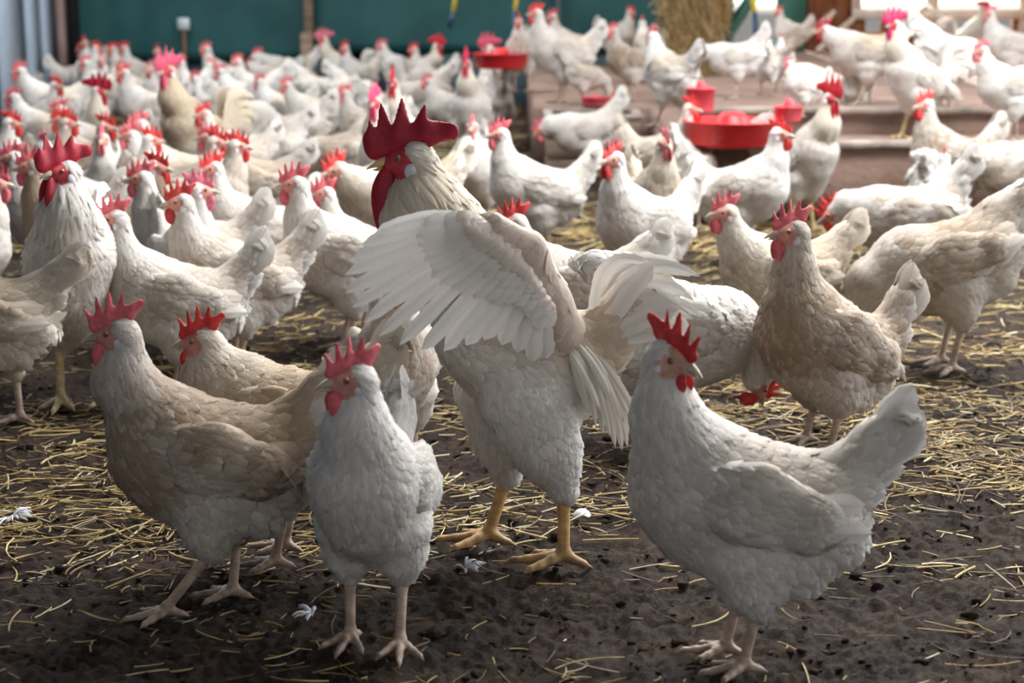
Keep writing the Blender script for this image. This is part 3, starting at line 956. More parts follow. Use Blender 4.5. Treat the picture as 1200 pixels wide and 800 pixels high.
POSES = {
    'alert': dict(relief=1.4, seed=2, pitch=8, head=(0.118, 0, 0.392), neck=[(0.100, 0, 0.318)], nrad=[0.033], legs=std_legs(), tail=52),
    'look_left': dict(seed=3, pitch=10, head=(0.112, 0.008, 0.398), hyaw=78, neck=[(0.098, 0, 0.322)], nrad=[0.033], legs=std_legs(), tail=50),
    'look_right': dict(seed=4, pitch=10, head=(0.112, -0.008, 0.398), hyaw=-78, neck=[(0.098, 0, 0.322)], nrad=[0.033], legs=std_legs(), tail=50),
    'walk': dict(relief=1.4, seed=5, pitch=0, head=(0.148, 0, 0.368), neck=[(0.118, 0, 0.305)], nrad=[0.034], legs=walk_legs(), tail=42, tan=0.6),
    'low': dict(seed=6, pitch=-4, head=(0.185, 0, 0.315), hpitch=-8, neck=[(0.145, 0, 0.285)], nrad=[0.037], legs=walk_legs(0.03, -0.03), tail=42, tan=0.7),
    'peck': dict(relief=1.4, seed=7, pitch=-24, head=(0.205, 0, 0.062), hpitch=-62, neck=[(0.165, 0, 0.175), (0.195, 0, 0.110)], nrad=[0.042, 0.027], legs=std_legs(), tail=40, tan=0.4),
    'reach': dict(seed=19, pitch=-14, head=(0.205, 0, 0.225), hpitch=-30, neck=[(0.165, 0, 0.245)], nrad=[0.036], legs=std_legs(), tail=56, tan=0.3),
    'rooster': dict(seed=8, rooster=True, face=(0.50, 0.045, 0.055), size=1.25, hip=(0, 0, 0.255), pitch=26, head=(0.140, 0, 0.535), neck=[(0.120, 0, 0.435)], nrad=[0.050], hscale=1.12,
                    comb='rooster', wattle=(0.016, 0.0055, 0.034), lobe=1.25, tail=62, tlen=0.14, tan=0.3, neckcol=CREAM, lr=1.25,
                    legs=[leg(1, hx=-0.02, fx=0.005, y=0.047, hz=0.125, hipz=0.21), leg(-1, hx=-0.015, fx=0.02, y=0.047, hz=0.125, hipz=0.21)], shank=(0.62, 0.45, 0.20)),
    'rooster_left': dict(seed=9, rooster=True, face=(0.50, 0.045, 0.055), size=1.25, hip=(0, 0, 0.255), pitch=28, head=(0.130, 0.008, 0.540), hyaw=55, neck=[(0.115, 0, 0.435)], nrad=[0.050], hscale=1.12,
                         comb='rooster', wattle=(0.016, 0.0055, 0.034), lobe=1.25, tail=60, tlen=0.14, tan=0.3, neckcol=CREAM, lr=1.25,
                         legs=[leg(1, hx=-0.02, fx=0.005, y=0.047, hz=0.125, hipz=0.21), leg(-1, hx=-0.015, fx=0.02, y=0.047, hz=0.125, hipz=0.21)], shank=(0.62, 0.45, 0.20)),
    # the birds of the first rows, each with a pose of its own
    'front_left': dict(relief=2.0, seed=11, size=1.02, blen=0.92, pitch=4, head=(0.126, 0.004, 0.402), hpitch=-4, neck=[(0.117, 0, 0.335)], nrad=[0.036], comb='big', cscale=0.86, tail=48, tan=0.8, nf=5200, nw=650,
                       legs=[leg(1, hipx=0.01, hx=0.005, fx=0.070, hz=0.098, fy=0.03), leg(-1, hx=-0.030, fx=-0.020)], wattle=(0.015, 0.0045, 0.020)),
    'front_centre': dict(relief=2.0, seed=12, size=0.93, pitch=16, head=(0.098, -0.004, 0.388), hyaw=-62, neck=[(0.085, 0, 0.325)], nrad=[0.037], comb='hen', tail=54, tan=0.1, nf=5200, nw=650,
                         legs=[leg(1, fx=0.01, y=0.036), leg(-1, fx=-0.008, y=0.036)], wattle=(0.014, 0.0045, 0.018)),
    'front_right': dict(relief=2.0, seed=13, size=1.05, face=(0.60, 0.34, 0.25), pitch=8, head=(0.098, 0.002, 0.408), hyaw=140, hpitch=-10, neck=[(0.104, 0, 0.335)], nrad=[0.038], comb='hen', cscale=1.08, tail=50, tlen=0.125, tan=0.35, hscale=1.05, nf=5600, nw=700,
                        legs=[leg(1, fx=0.000, hx=-0.014, y=0.030, hz=0.088, hipz=0.155), leg(-1, fx=0.016, hx=0.0, y=0.030, hz=0.088, hipz=0.155)], wattle=(0.014, 0.0045, 0.018)),
    'tall_right': dict(relief=2.0, seed=14, size=1.10, hip=(0, 0, 0.178), hscale=1.1, pitch=20, head=(0.095, 0.004, 0.420), hyaw=-12, neck=[(0.080, 0, 0.345)], nrad=[0.036], comb='hen', tail=58, tan=0.3, nf=5000, nw=600, neckcol=None,
                       legs=[leg(1, hz=0.085, hipz=0.14), leg(-1, hz=0.085, hipz=0.14)], wattle=(0.013, 0.0045, 0.019)),
    'crouch': dict(relief=2.0, seed=15, size=1.0, pitch=4, head=(0.120, 0, 0.340), hpitch=-2, neck=[(0.105, 0, 0.300)], nrad=[0.036], comb='hen', tail=58, tan=1.0, nf=4200, nw=600, legs=std_legs()),
    'bend': dict(relief=2.0, seed=16, size=1.08, pitch=-26, head=(0.180, 0, 0.095), hpitch=-75, neck=[(0.165, 0, 0.190), (0.180, 0, 0.135)], nrad=[0.042, 0.028], legs=std_legs(), tail=20, tlen=0.09, tan=0.15, nf=4600, fluff=1.15),
    'flapper': dict(relief=2.0, seed=17, rooster=True, face=(0.50, 0.045, 0.055), size=1.26, belly=0.7, fluff=0.85, hip=(0.018, 0, 0.300), tw=0.62, loose=0.10, pitch=27, blen=0.62, tspread=0.85, head=(0.183, 0, 0.612), hpitch=-2, neck=[(0.155, 0, 0.53), ], nrad=[0.062], hscale=1.28,
                    comb='rooster', cscale=0.80, wattle=(0.022, 0.0065, 0.042), wfwd=0.004, lobe=1.2, tail=48, tlen=0.105, tan=0.9, neckcol=(0.74, 0.64, 0.48), lr=1.35, nf=7000, nw=600,
                    wings=(-1,), thigh=0.052, wattle_=0, beak=(0.62, 0.42, 0.20), toe=1.05,
                    legs=[leg(1, hipx=0.0, hx=-0.052, fx=-0.052, y=0.050, hz=0.120, hipz=0.255, yaw=-15), leg(-1, hipx=0.045, hx=0.034, fx=0.062, y=0.050, hz=0.115, hipz=0.250)], shank=(0.60, 0.37, 0.15)),
    'front_rooster': dict(relief=2.0, seed=18, rooster=True, face=(0.50, 0.045, 0.055), size=1.22, hip=(0, 0, 0.250), pitch=30, head=(0.115, -0.004, 0.500), hyaw=-48, neck=[(0.110, 0, 0.420)], nrad=[0.052], hscale=1.10,
                          comb='rooster', cscale=0.88, wfwd=0.006, wattle=(0.021, 0.0060, 0.042), lobe=1.3, tail=58, tlen=0.13, tan=0.3, lr=1.25, nf=5200,
                          legs=[leg(1, hx=-0.02, fx=0.005, y=0.045, hz=0.125, hipz=0.21), leg(-1, hx=-0.015, fx=0.005, y=0.045, hz=0.125, hipz=0.21)], shank=(0.62, 0.50, 0.27)),
}
KIT = {}


def kit(p):
    if p not in KIT:
        KIT[p] = build_bird(p, POSES[p])
    return KIT[p]


PINK, RED, CRIMSON, ROSE = (0.66, 0.125, 0.145, 1), (0.64, 0.040, 0.035, 1), (0.33, 0.004, 0.022, 1), (0.68, 0.16, 0.22, 1)


def place_bird(pose, loc, yaw, scale=1.0, label='', cat='hen', group=None, comb=PINK, tint=(1, 1, 1), dirt=0.5, small=False):
    K = kit(pose)
    rooster = bool(POSES[pose].get('rooster'))
    root = bpy.data.objects.new('rooster' if rooster else 'hen', None)
    COL.objects.link(root)
    root.empty_display_size = 0.1
    root.location = loc
    root.rotation_euler = (0, 0, math.radians(yaw))
    root.scale = (scale, scale, scale)
    tag(root, label, 'rooster' if rooster else 'hen', group)
    b = link('body', K['body'], root)
    b.color = (*tint, dirt)
    for m in K['wing']:
        link('wing', m, root).color = (*tint, dirt)
    t = link('tail', K['tail'], root)
    t.color = (*tint, dirt)
    link('comb', K['comb'], root).color = comb
    for m in K['wattle']:
        link('wattle', m, root).color = comb
    link('beak', K['beak'], root)
    if not small:
        for m in K['eye']:
            link('eye', m, root)
        for m in K['earlobe']:
            link('earlobe', m, root)
    return root
# ---------------------------------------------------------------- the barn
def S(name, mb, mats, smooth=False):
    o = link(name, mb.mesh(name, mats, smooth))
    tag(o, kind='structure')
    return o


# soil floor, denser mesh near the camera
ys = np.concatenate([np.arange(1.45, 4.2, 0.0065), np.geomspace(4.2, 12.2, 130)])
us = np.linspace(-1, 1, 600)
YY, UU = np.meshgrid(ys, us, indexing='ij')
XX = UU * np.maximum(0.40 * YY + 0.30, 0)
edge = np.clip((YY - 9) / 2, 0, 1)
XX = np.clip(XX, -3.3, 4.4)
ZZ = soil_h(XX, YY) - 0.010
nr, nc = YY.shape
Vf = np.stack([XX, YY, ZZ], -1).reshape(-1, 3)
ii = np.arange(nr - 1)[:, None] * nc + np.arange(nc - 1)[None]
Qf = np.stack([ii, ii + 1, ii + nc + 1, ii + nc], -1).reshape(-1, 4)

m, nt = new_mat('barn_soil')
L = nt.links.new
out = N(nt, 'ShaderNodeOutputMaterial')
b = N(nt, 'ShaderNodeBsdfPrincipled')
b.inputs['Roughness'].default_value = 0.85
b.inputs['Specular IOR Level'].default_value = 0.3
L(b.outputs[0], out.inputs[0])
tc = N(nt, 'ShaderNodeTexCoord')
n1 = N(nt, 'ShaderNodeTexNoise', inp={'Scale': 9, 'Detail': 10, 'Roughness': 0.7})
L(tc.outputs['Object'], n1.inputs['Vector'])
r1 = N(nt, 'ShaderNodeValToRGB')
r1.color_ramp.elements[0].position, r1.color_ramp.elements[1].position = 0.38, 0.68
r1.color_ramp.elements[0].color = (0.022, 0.0125, 0.0075, 1)
r1.color_ramp.elements[1].color = (0.092, 0.054, 0.032, 1)
L(n1.outputs[0], r1.inputs[0])
n3 = N(nt, 'ShaderNodeTexNoise', inp={'Scale': 260, 'Detail': 4, 'Roughness': 0.6})
L(tc.outputs['Object'], n3.inputs['Vector'])
r3 = N(nt, 'ShaderNodeValToRGB')
r3.color_ramp.elements[0].position, r3.color_ramp.elements[1].position = 0.62, 0.74
L(n3.outputs[0], r3.inputs[0])
mx = N(nt, 'ShaderNodeMix', data_type='RGBA')
mu = N(nt, 'ShaderNodeMath', operation='MULTIPLY')
mu.inputs[1].default_value = 0.6
L(r3.outputs[0], mu.inputs[0])
L(mu.outputs[0], mx.inputs[0])
L(r1.outputs[0], mx.inputs[6])
mx.inputs[7].default_value = (0.17, 0.11, 0.065, 1)
L(mx.outputs[2], b.inputs['Base Color'])
n2 = N(nt, 'ShaderNodeTexNoise', inp={'Scale': 170, 'Detail': 10, 'Roughness': 0.80})
L(tc.outputs['Object'], n2.inputs['Vector'])
bp = N(nt, 'ShaderNodeBump', inp={'Strength': 1.0, 'Distance': 0.014})
L(n2.outputs[0], bp.inputs['Height'])
L(bp.outputs[0], b.inputs['Normal'])
M_SOIL = m
floor = link('floor', mesh_from('floor', Vf, Qf, mats=[M_SOIL], smooth=True))
tag(floor, kind='structure')
mb = MB()
mb.box(-3.4, 4.6, -2.5, 12.3, -0.12, -0.03)
S('floor', mb, [M_SOIL])

M_CONC = simple_mat('stained_concrete', (0.20, 0.120, 0.090), (0.33, 0.225, 0.18), 0.85, 6, 0.5, 45, ramp=(0.3, 0.7))
M_CONC_TOP = simple_mat('worn_ledge', (0.20, 0.155, 0.13), (0.42, 0.34, 0.29), 0.85, 9, 0.5, 50)
M_WOOD = simple_mat('weathered_boards', (0.19, 0.125, 0.085), (0.34, 0.25, 0.185), 0.8, 7, 0.4, 60, stretch=(1, 1, 5))
M_RUST = simple_mat('brown_boards', (0.20, 0.075, 0.03), (0.34, 0.14, 0.06), 0.75, 6, 0.3, 60, stretch=(4, 4, 1))
M_PALEWOOD = simple_mat('pale_timber', (0.62, 0.52, 0.44), (0.75, 0.66, 0.58), 0.7, 8)
M_TARP = simple_mat('green_tarpaulin', (0.006, 0.058, 0.060), (0.012, 0.088, 0.088), 0.55, 2.5, 0.15, 30)
M_BLUEGREY = simple_mat('blue_grey_board', (0.060, 0.105, 0.125), (0.09, 0.145, 0.165), 0.6, 4)
M_WALLPALE = simple_mat('pale_blue_sheet', (0.50, 0.62, 0.78), (0.60, 0.71, 0.84), 0.5, 5)
M_WALLDARK = simple_mat('blue_grey_sheet', (0.05, 0.07, 0.10), (0.10, 0.13, 0.18), 0.6, 5)
M_PINKPOST = simple_mat('pinkish_post', (0.42, 0.28, 0.26), (0.52, 0.38, 0.35), 0.7, 8)
M_BLACK = simple_mat('dark_gap', (0.012, 0.012, 0.014), None, 0.8)
M_ROOF = simple_mat('roof_boards', (0.30, 0.26, 0.22), (0.40, 0.35, 0.30), 0.8, 4)
M_GROUND = simple_mat('pale_gravel', (0.50, 0.47, 0.42), (0.62, 0.58, 0.52), 0.9, 3)

# raised platform with its stepped front
def slab(mb, x0, x1, y0, y1, z0, z1, seed=0):
    nx, ny = max(2, int((x1 - x0) / 0.05)), max(2, int((y1 - y0) / 0.05))
    mb.box(x0, x1, y0, y1, z0, z1, bev=0.012)


mb = MB()
slab(mb, 0.74, 4.15, 6.22, 6.60, -0.03, 0.28)
slab(mb, 0.64, 4.15, 6.60, 8.08, -0.03, 0.275)
slab(mb, 0.10, 4.15, 8.08, 11.95, -0.03, 0.278)
S('platform', mb, [M_CONC])
mb = MB()
slab(mb, 0.78, 4.15, 6.66, 11.95, 0.20, 0.37)
S('platform', mb, [M_CONC])
mb = MB()                                            # grey capping along the ledges
mb.box(0.70, 4.15, 6.195, 6.30, 0.262, 0.292, bev=0.006)
mb.box(0.76, 4.15, 6.63, 6.72, 0.352, 0.380, bev=0.006)
S('trim_1', mb, [M_CONC_TOP])

# left wall: upright sheets and posts
mb1, mb2, mb3 = MB(), MB(), MB()
edges = [(-1.5, 10.37, 1), (10.37, 10.80, 0), (10.80, 10.98, 1), (10.98, 11.22, 0), (11.22, 11.34, 1), (11.34, 11.53, 0), (11.53, 11.74, 1)]
for y0, y1, k in edges:
    if k:
        yy = np.arange(y0, y1 - 0.02, 0.30)
        for a in yy:
            mb2.box(-3.13, -3.085, a + 0.01, min(a + 0.29, y1), -0.03, 3.5, bev=0.008)
    else:
        mb1.box(-3.12, -3.06, y0, y1, -0.03, 3.5, bev=0.012)
mb3.box(-3.12, -3.055, 11.78, 11.92, -0.03, 3.5, bev=0.01)
S('wall_left', mb1, [M_WALLPALE])
S('wall_left', mb2, [M_WALLDARK])
S('trim_2', mb3, [M_PINKPOST])
mb = MB()
mb.box(-3.2, -3.13, -1.5, 12.2, -0.05, 3.5)
mb.box(-3.13, -2.98, 11.93, 12.16, -0.03, 3.5)
S('wall_left', mb, [M_BLACK])

# back wall: boards low down, tarpaulin hung in front
mb = MB()
mb.box(-3.0, 1.50, 12.05, 12.12, -0.03, 3.5)
S('wall_back', mb, [M_BLACK])
mb = MB()
mb.box(-3.0, -0.9, 12.0, 12.05, -0.03, 0.30, bev=0.006)
mb.box(-0.9, 1.48, 11.96, 12.02, -0.03, 0.475, bev=0.006)
S('wall_back', mb, [M_BLUEGREY])


def tarp(name, x0, x1, z0, z1, y, amp, seed):
    nx, nz = int((x1 - x0) / 0.03), 34
    x = np.linspace(x0, x1, nx)
    z = np.linspace(z0, z1, nz)
    X, Z = np.meshgrid(x, z, indexing='ij')
    Y = y + amp * (vnoise(X * 2.3 + seed, Z * 0.4, seed) - 0.5) + amp * 0.4 * (vnoise(X * 9 + seed, Z * 0.8, seed + 1) - 0.5) + 0.006 * (vnoise(X * 3, Z * 6, 3) - 0.5)
    n = nx * nz
    V1 = np.stack([X, Y, Z], -1).reshape(-1, 3)
    V2 = V1 + np.array([0, 0.004, 0])
    i = np.arange(nx - 1)[:, None] * nz + np.arange(nz - 1)[None]
    q = np.stack([i, i + nz, i + nz + 1, i + 1], -1).reshape(-1, 4)
    mb = MB()
    mb.add(np.vstack([V1, V2]), np.vstack([q, q[:, ::-1] + n]))
    rim = []
    for j in range(nx - 1):
        rim += [(j * nz, j * nz + n, (j + 1) * nz + n, (j + 1) * nz), (j * nz + nz - 1, (j + 1) * nz + nz - 1, (j + 1) * nz + nz - 1 + n, j * nz + nz - 1 + n)]
    mb.q.append(np.array(rim))
    mb.mq.append(np.zeros(len(rim)))
    return mb.mesh(name, [M_TARP])


t1 = link('tarpaulin', tarp('tarpaulin', -2.97, -1.39, 0.30, 2.6, 11.93, 0.05, 3))
tag(t1, 'dark green tarpaulin between the left wall and the thin timber post', 'tarpaulin')
t2 = link('tarpaulin', tarp('tarpaulin2', -1.37, 0.30, 0.36, 2.6, 11.93, 0.05, 5))
tag(t2, 'dark green tarpaulin between the timber post and the grey pipe', 'tarpaulin')
t3 = link('tarpaulin', tarp('tarpaulin3', 0.33, 1.52, 0.36, 2.6, 11.93, 0.05, 8))
tag(t3, 'lighter green tarpaulin between the grey pipe and the straw column', 'tarpaulin')
mb = MB()
mb.box(-1.42, -1.36, 11.84, 11.90, -0.03, 2.8, bev=0.006)
S('trim_3', mb, [M_WOOD])
mb = MB()
mb.box(-1.44, -1.36, 11.78, 11.84, -0.03, 0.50, bev=0.01)
S('trim_4', mb, [M_WOOD])
mb = MB()
mb.tube([(0.315, 11.86, -0.03), (0.315, 11.86, 2.8)], 0.018, 12)
S('trim_5', mb, [simple_mat('grey_pipe', (0.16, 0.20, 0.20), None, 0.5)], True)

# gateway and timber wall on the right
M_GREENPAINT = simple_mat('green_paint', (0.05, 0.20, 0.17), (0.07, 0.26, 0.21), 0.6, 4)
mb = MB()
mb.box(1.83, 2.02, 11.95, 12.05, 0.30, 3.5, bev=0.006)
S('trim_6', mb, [M_GREENPAINT])
mb = MB()
a, b_ = at_y(838, 62, 12.0), at_y(888, -14, 12.0)
dv = (b_ - a).normalized()
mb.tube([a - dv * 0.1, b_ + dv * 1.6], 0.045, 4)
S('trim_7', mb, [M_GREENPAINT])
mb = MB()
for k in range(3):
    mb.box(2.03 + k * 0.105, 2.03 + k * 0.105 + 0.10, 11.98, 12.03, 0.36, 3.5, bev=0.006)
S('wall_back', mb, [M_RUST])
mb = MB()
for x0, x1, z0, z1 in ((2.34, 2.62, 0.36, 0.50), (2.34, 2.44, 0.5, 0.6), (2.55, 2.62, 0.5, 0.6), (2.62, 2.78, 0.36, 0.60), (2.80, 2.86, 0.36, 0.60), (2.98, 3.26, 0.36, 0.46), (2.98, 3.06, 0.46, 0.60), (3.26, 3.34, 0.36, 0.6), (3.46, 4.15, 0.36, 0.6)):
    mb.box(x0, x1, 11.98, 12.02, z0, z1, bev=0.005)
S('wall_back', mb, [M_RUST])
mb = MB()
mb.box(2.34, 4.15, 11.94, 11.99, 0.585, 0.655, bev=0.006)
mb.box(2.86, 2.93, 11.95, 12.03, 0.36, 2.6, bev=0.006)
mb.box(2.34, 2.40, 11.95, 12.03, 0.6, 2.6, bev=0.006)
mb.box(3.5, 3.58, 11.95, 12.03, 0.36, 2.6, bev=0.006)
S('trim_8', mb, [M_PALEWOOD])
for i, (p, q) in enumerate((((1085, 8), (1016, 62)), ((1085, 8), (1140, 50)), ((978, 14), (936, 52)), ((1000, 22), (958, 60)))):
    mb = MB()
    mb.tube([at_y(*p, 11.82), at_y(*q, 11.6)], 0.022, 4)
    S('trim_%d' % (9 + i), mb, [M_PALEWOOD])
mb = MB()
mb.box(4.15, 4.25, 5.5, 12.2, -0.05, 3.5)
S('wall_right', mb, [M_ROOF])
mb = MB()
mb.box(-3.3, 4.4, -2.5, 12.4, 3.5, 3.6)
mb.box(1.5, 4.2, 11.95, 12.1, 2.4, 3.5)
S('ceiling', mb, [M_ROOF])
mb = MB()
mb.box(-30, 40, 12.3, 120, -0.1, 0.0)
o = link('ground', mb.mesh('ground', [M_GROUND]))
tag(o, kind='structure')

# ---------------------------------------------------------------- things of the barn
# white notice on the tarpaulin
mb = MB()
c = at_y(215, 28, 11.86)
mb.box(c.x - 0.04, c.x + 0.04, 11.855, 11.865, c.z - 0.04, c.z + 0.04, bev=0.002)
tag(link('notice', mb.mesh('notice', [simple_mat('white_card', (0.62, 0.68, 0.72), None, 0.6)])), 'small square white notice on the dark green tarpaulin', 'sign')
mb = MB()
mb.tube([(c.x, 11.87, 0.0), (c.x, 11.87, c.z - 0.045)], 0.010, 8)
tag(link('stake', mb.mesh('stake', [M_RUST])), 'thin brown stake beneath the small white square notice', 'stake')

# straw column
M_STRAWB = make_col_mat('straw', 0.6, 0.4, 200)
rng = np.random.RandomState(5)


def straws(P, ang, ln, wd, col, rng, lift=None, tilt=None):
    """flat bent stalks, 3 stations x 3 corners each"""
    n = len(P)
    d = np.stack([np.cos(ang), np.sin(ang), np.zeros(n) if tilt is None else tilt], 1)
    d /= np.linalg.norm(d, axis=1, keepdims=True)
    s = np.stack([-np.sin(ang), np.cos(ang), np.zeros(n)], 1)
    up = np.cross(d, s)
    bend = rng.normal(0, 0.07, n) * ln
    out = []
    for t in (-0.5, -0.25, 0.0, 0.25, 0.5):
        C = P + d * (t * ln)[:, None] + s * (bend * (1 - 4 * t * t))[:, None]
        for a, b2 in ((-1, 0), (1, 0), (0, 1)):
            out.append(C + s * (a * wd * 0.5)[:, None] + up * (b2 * wd * 0.6)[:, None])
    X = np.stack(out, 1)
    base = np.arange(n)[:, None, None] * 15
    q = np.array([(3 * i + a, 3 * i + (a + 1) % 3, 3 * i + 3 + (a + 1) % 3, 3 * i + 3 + a) for i in range(4) for a in range(3)])
    c4 = np.repeat(np.hstack([col, np.zeros((n, 1))])[:, None], 15, 1).reshape(-1, 4)
    return X.reshape(-1, 3), (base + q[None]).reshape(-1, 4), c4


def straw_cols(n, rng, dark=0.45):
    pal = np.array([(0.42, 0.29, 0.10), (0.55, 0.43, 0.20), (0.32, 0.20, 0.07), (0.62, 0.53, 0.34), (0.13, 0.08, 0.04), (0.40, 0.31, 0.12)])
    pr = np.array([0.26, 0.22, 0.2, 0.10, dark, 0.15])
    c = pal[rng.choice(len(pal), n, p=pr / pr.sum())]
    return c * rng.uniform(0.75, 1.15, (n, 1))


cc = at_z(812, 88, 0.37)
mb = MB()
zz = np.linspace(0.37, 2.4, 40)
k = 40
th_ = np.linspace(0, 2 * np.pi, k, endpoint=False)
TH, Zg = np.meshgrid(th_, zz)
Rr = (0.115 + 0.075 * np.clip((Zg - 0.42) / 0.42, 0, 1)) * (0.86 + 0.3 * vnoise(np.cos(TH) * 3 + 9, np.sin(TH) * 3 + Zg * 7 + 20, 8))
Vc = np.stack([cc.x + Rr * np.cos(TH), cc.y + Rr * np.sin(TH), Zg], -1).reshape(-1, 3)
Qc = [(i * k + j, i * k + (j + 1) % k, (i + 1) * k + (j + 1) % k, (i + 1) * k + j) for i in range(39) for j in range(k)]
mb.add(Vc, Qc, col=(0.30, 0.20, 0.09, 0))
n = 2600
a_ = rng.uniform(0, 2 * np.pi, n)
z_ = rng.uniform(0.39, 2.35, n)
r_ = (0.118 + 0.080 * np.clip((z_ - 0.42) / 0.42, 0, 1)) * rng.uniform(0.9, 1.2, n)
P = np.stack([cc.x + r_ * np.cos(a_), cc.y + r_ * np.sin(a_), z_], 1)
tl = rng.normal(-2.0, 1.0, n)
X, Q, c4 = straws(P, a_ + np.pi / 2 + rng.normal(0, 0.7, n), rng.uniform(0.06, 0.16, n), rng.uniform(0.004, 0.008, n), straw_cols(n, rng, 0.12), rng, tilt=tl)
mb.add(X, Q, col=c4)
tag(link('straw_column', mb.mesh('straw_column', [M_STRAWB])), 'rough column of bundled golden straw standing before the bright gateway', 'straw column')

# wooden boxes in front of the platform
def wooden_box(x0, x1, y0, y1, h, label):
    root = bpy.data.objects.new('wooden_box', None)
    COL.objects.link(root)
    root.location = ((x0 + x1) / 2, (y0 + y1) / 2, 0)
    tag(root, label, 'box')
    w, d, t = (x1 - x0) / 2, (y1 - y0) / 2, 0.018
    for a in ((-w, w, -d, -d + t), (-w, w, d - t, d), (-w, -w + t, -d + t, d - t), (w - t, w, -d + t, d - t)):
        mb = MB()
        for k in range(3):
            mb.box(a[0], a[1], a[2], a[3], -0.02 + k * h / 3, -0.02 + (k + 1) * h / 3 - 0.004, bev=0.003)
        link('side_panel', mb.mesh('side_panel', [M_WOOD], False), root)
    mb = MB()
    for a in ((-w - 0.01, w + 0.01, -d - 0.01, -d + 0.03), (-w - 0.01, w + 0.01, d - 0.03, d + 0.01), (-w - 0.01, -w + 0.03, -d + 0.03, d - 0.03), (w - 0.03, w + 0.01, -d + 0.03, d - 0.03)):
        mb.box(*a, h - 0.022, h, bev=0.003)
    link('rim', mb.mesh('rim', [M_CONC_TOP], False), root)
    mb = MB()
    mb.box(-w + t, w - t, -d + t, d - t, h - 0.09, h - 0.06)
    link('litter', mb.mesh('litter', [M_SOIL], False), root)
    return root


wooden_box(0.155, 0.58, 7.70, 8.05, 0.27, 'brown wooden box against the platform behind the bent white hen')
wooden_box(0.41, 0.72, 6.24, 6.57, 0.275, 'brown wooden box at the corner of the pinkish platform wall')

# red feeders
M_RED = simple_mat('red_plastic', (0.62, 0.012, 0.018), (0.70, 0.03, 0.04), 0.4, 5)
M_REDP = simple_mat('faded_red_plastic', (0.66, 0.05, 0.075), (0.70, 0.10, 0.12), 0.5, 5)


def feeder(c, r, h, label, mat, tower=0.0, group=None):
    root = bpy.data.objects.new('poultry_feeder', None)
    COL.objects.link(root)
    root.location = c
    tag(root, label, 'feeder', group)
    mb = MB()
    mb.lathe([(0.0, 0), (r * 0.82, 0), (r * 0.92, h * 0.15), (r, h), (r * 1.04, h), (r * 1.04, h * 0.93), (r * 1.0, h * 0.9)][:5] + [(r * 1.04, h * 1.04), (r * 0.97, h * 1.04), (r * 0.86, h * 0.2), (0.0, h * 0.16)], 40)
    link('pan', mb.mesh('pan', [mat]), root)
    mb = MB()
    mb.lathe([(r * 0.50, h * 0.16), (r * 0.42, h * 0.8), (r * 0.30, h + tower * 0.6), (r * 0.22, h + tower), (0.0, h + tower)], 28)
    link('cone', mb.mesh('cone', [mat]), root)
    return root


feeder(at_y(587, 80, 9.0), 0.145, 0.075, 'round red feeder pan hanging before the green tarpaulin', M_RED, 0.03)
feeder(at_z(866, 176, 0.292) + Vector((0, 0.19, 0)), 0.172, 0.085, 'wide red feeder pan on the ledge beside the white curled-tail hen', M_RED, 0.03)
feeder(at_z(822, 134, 0.38) + Vector((0.0, 0.05, 0)), 0.054, 0.09, 'narrow red feeder standing behind the tan-necked hen head', M_REDP, 0.03)
feeder(at_z(917, 142, 0.38) + Vector((0.02, 0.0, 0)), 0.05, 0.05, 'small pinkish red drinker above the wide red pan', M_REDP, 0.03)
feeder(at_z(783, 118, 0.28), 0.060, 0.05, 'small red feeder dish left of the straw column foot', M_RED, 0.02)
feeder(at_z(697, 124, 0.28) - Vector((0, 0.0, 0)), 0.062, 0.040, 'small red dish below the feet of the tall platform hen', M_REDP, 0.01)

# hanging cords
M_YEL = simple_mat('yellow_cord', (0.62, 0.52, 0.05), None, 0.5)
M_NAVY = simple_mat('dark_blue_hose', (0.012, 0.035, 0.09), None, 0.4)


def cord(name, p0, p1, p2, y, label, r=0.009):
    root = bpy.data.objects.new(name, None)
    COL.objects.link(root)
    top, mid, low = at_y(*p0, y), at_y(*p1, y), at_y(*p2, y)
    root.location = low
    tag(root, label, 'cord')
    d = (top - mid).normalized()
    mb = MB()
    mb.tube([mid - low, top - low, top - low + d * ((3.5 - top.z) / max(d.z, 0.2))], r * 1.1, 10)
    link('yellow_cord', mb.mesh('yellow_cord', [M_YEL]), root)
    mb = MB()
    q = (mid - low)
    mb.tube([(0, 0, 0), q * 0.5 + Vector((0.004, 0, 0)), q], [r * 1.1, r * 1.3, r], 10)
    link('hose', mb.mesh('hose', [M_NAVY]), root)
    return root


cord('hanging_cord', (534, -6), (531, 14), (526, 32), 10.0, 'slanting yellow and blue cord hanging before the green tarpaulin, leftmost cord', 0.012)
cord('hanging_cord', (606, -6), (603, 12), (601, 64), 9.02, 'yellow and blue cord holding the round red hanging feeder pan', 0.011)
cord('hanging_cord', (881, -6), (884, 14), (887, 74), 8.6, 'yellow and dark blue hose hanging before the bright gateway', 0.013)

# grey crate and bits at the back left
def crate(c, w, d, h, label, mat):
    root = bpy.data.objects.new('crate', None)
    COL.objects.link(root)
    root.location = c
    tag(root, label, 'crate')
    for s_ in (-1, 1):
        mb = MB()
        for k in range(3):
            mb.box(-w, w, s_ * d - 0.01, s_ * d + 0.01, k * h / 3, (k + 1) * h / 3 - 0.012, bev=0.003)
        link('side_panel', mb.mesh('side_panel', [mat], False), root)
        mb = MB()
        for k in range(3):
            mb.box(s_ * w - 0.01, s_ * w + 0.01, -d, d, k * h / 3, (k + 1) * h / 3 - 0.012, bev=0.003)
        link('side_panel', mb.mesh('side_panel', [mat], False), root)
    mb = MB()
    mb.box(-w, w, -d, d, h - 0.03, h - 0.005, bev=0.003)
    link('lid', mb.mesh('lid', [mat], False), root)


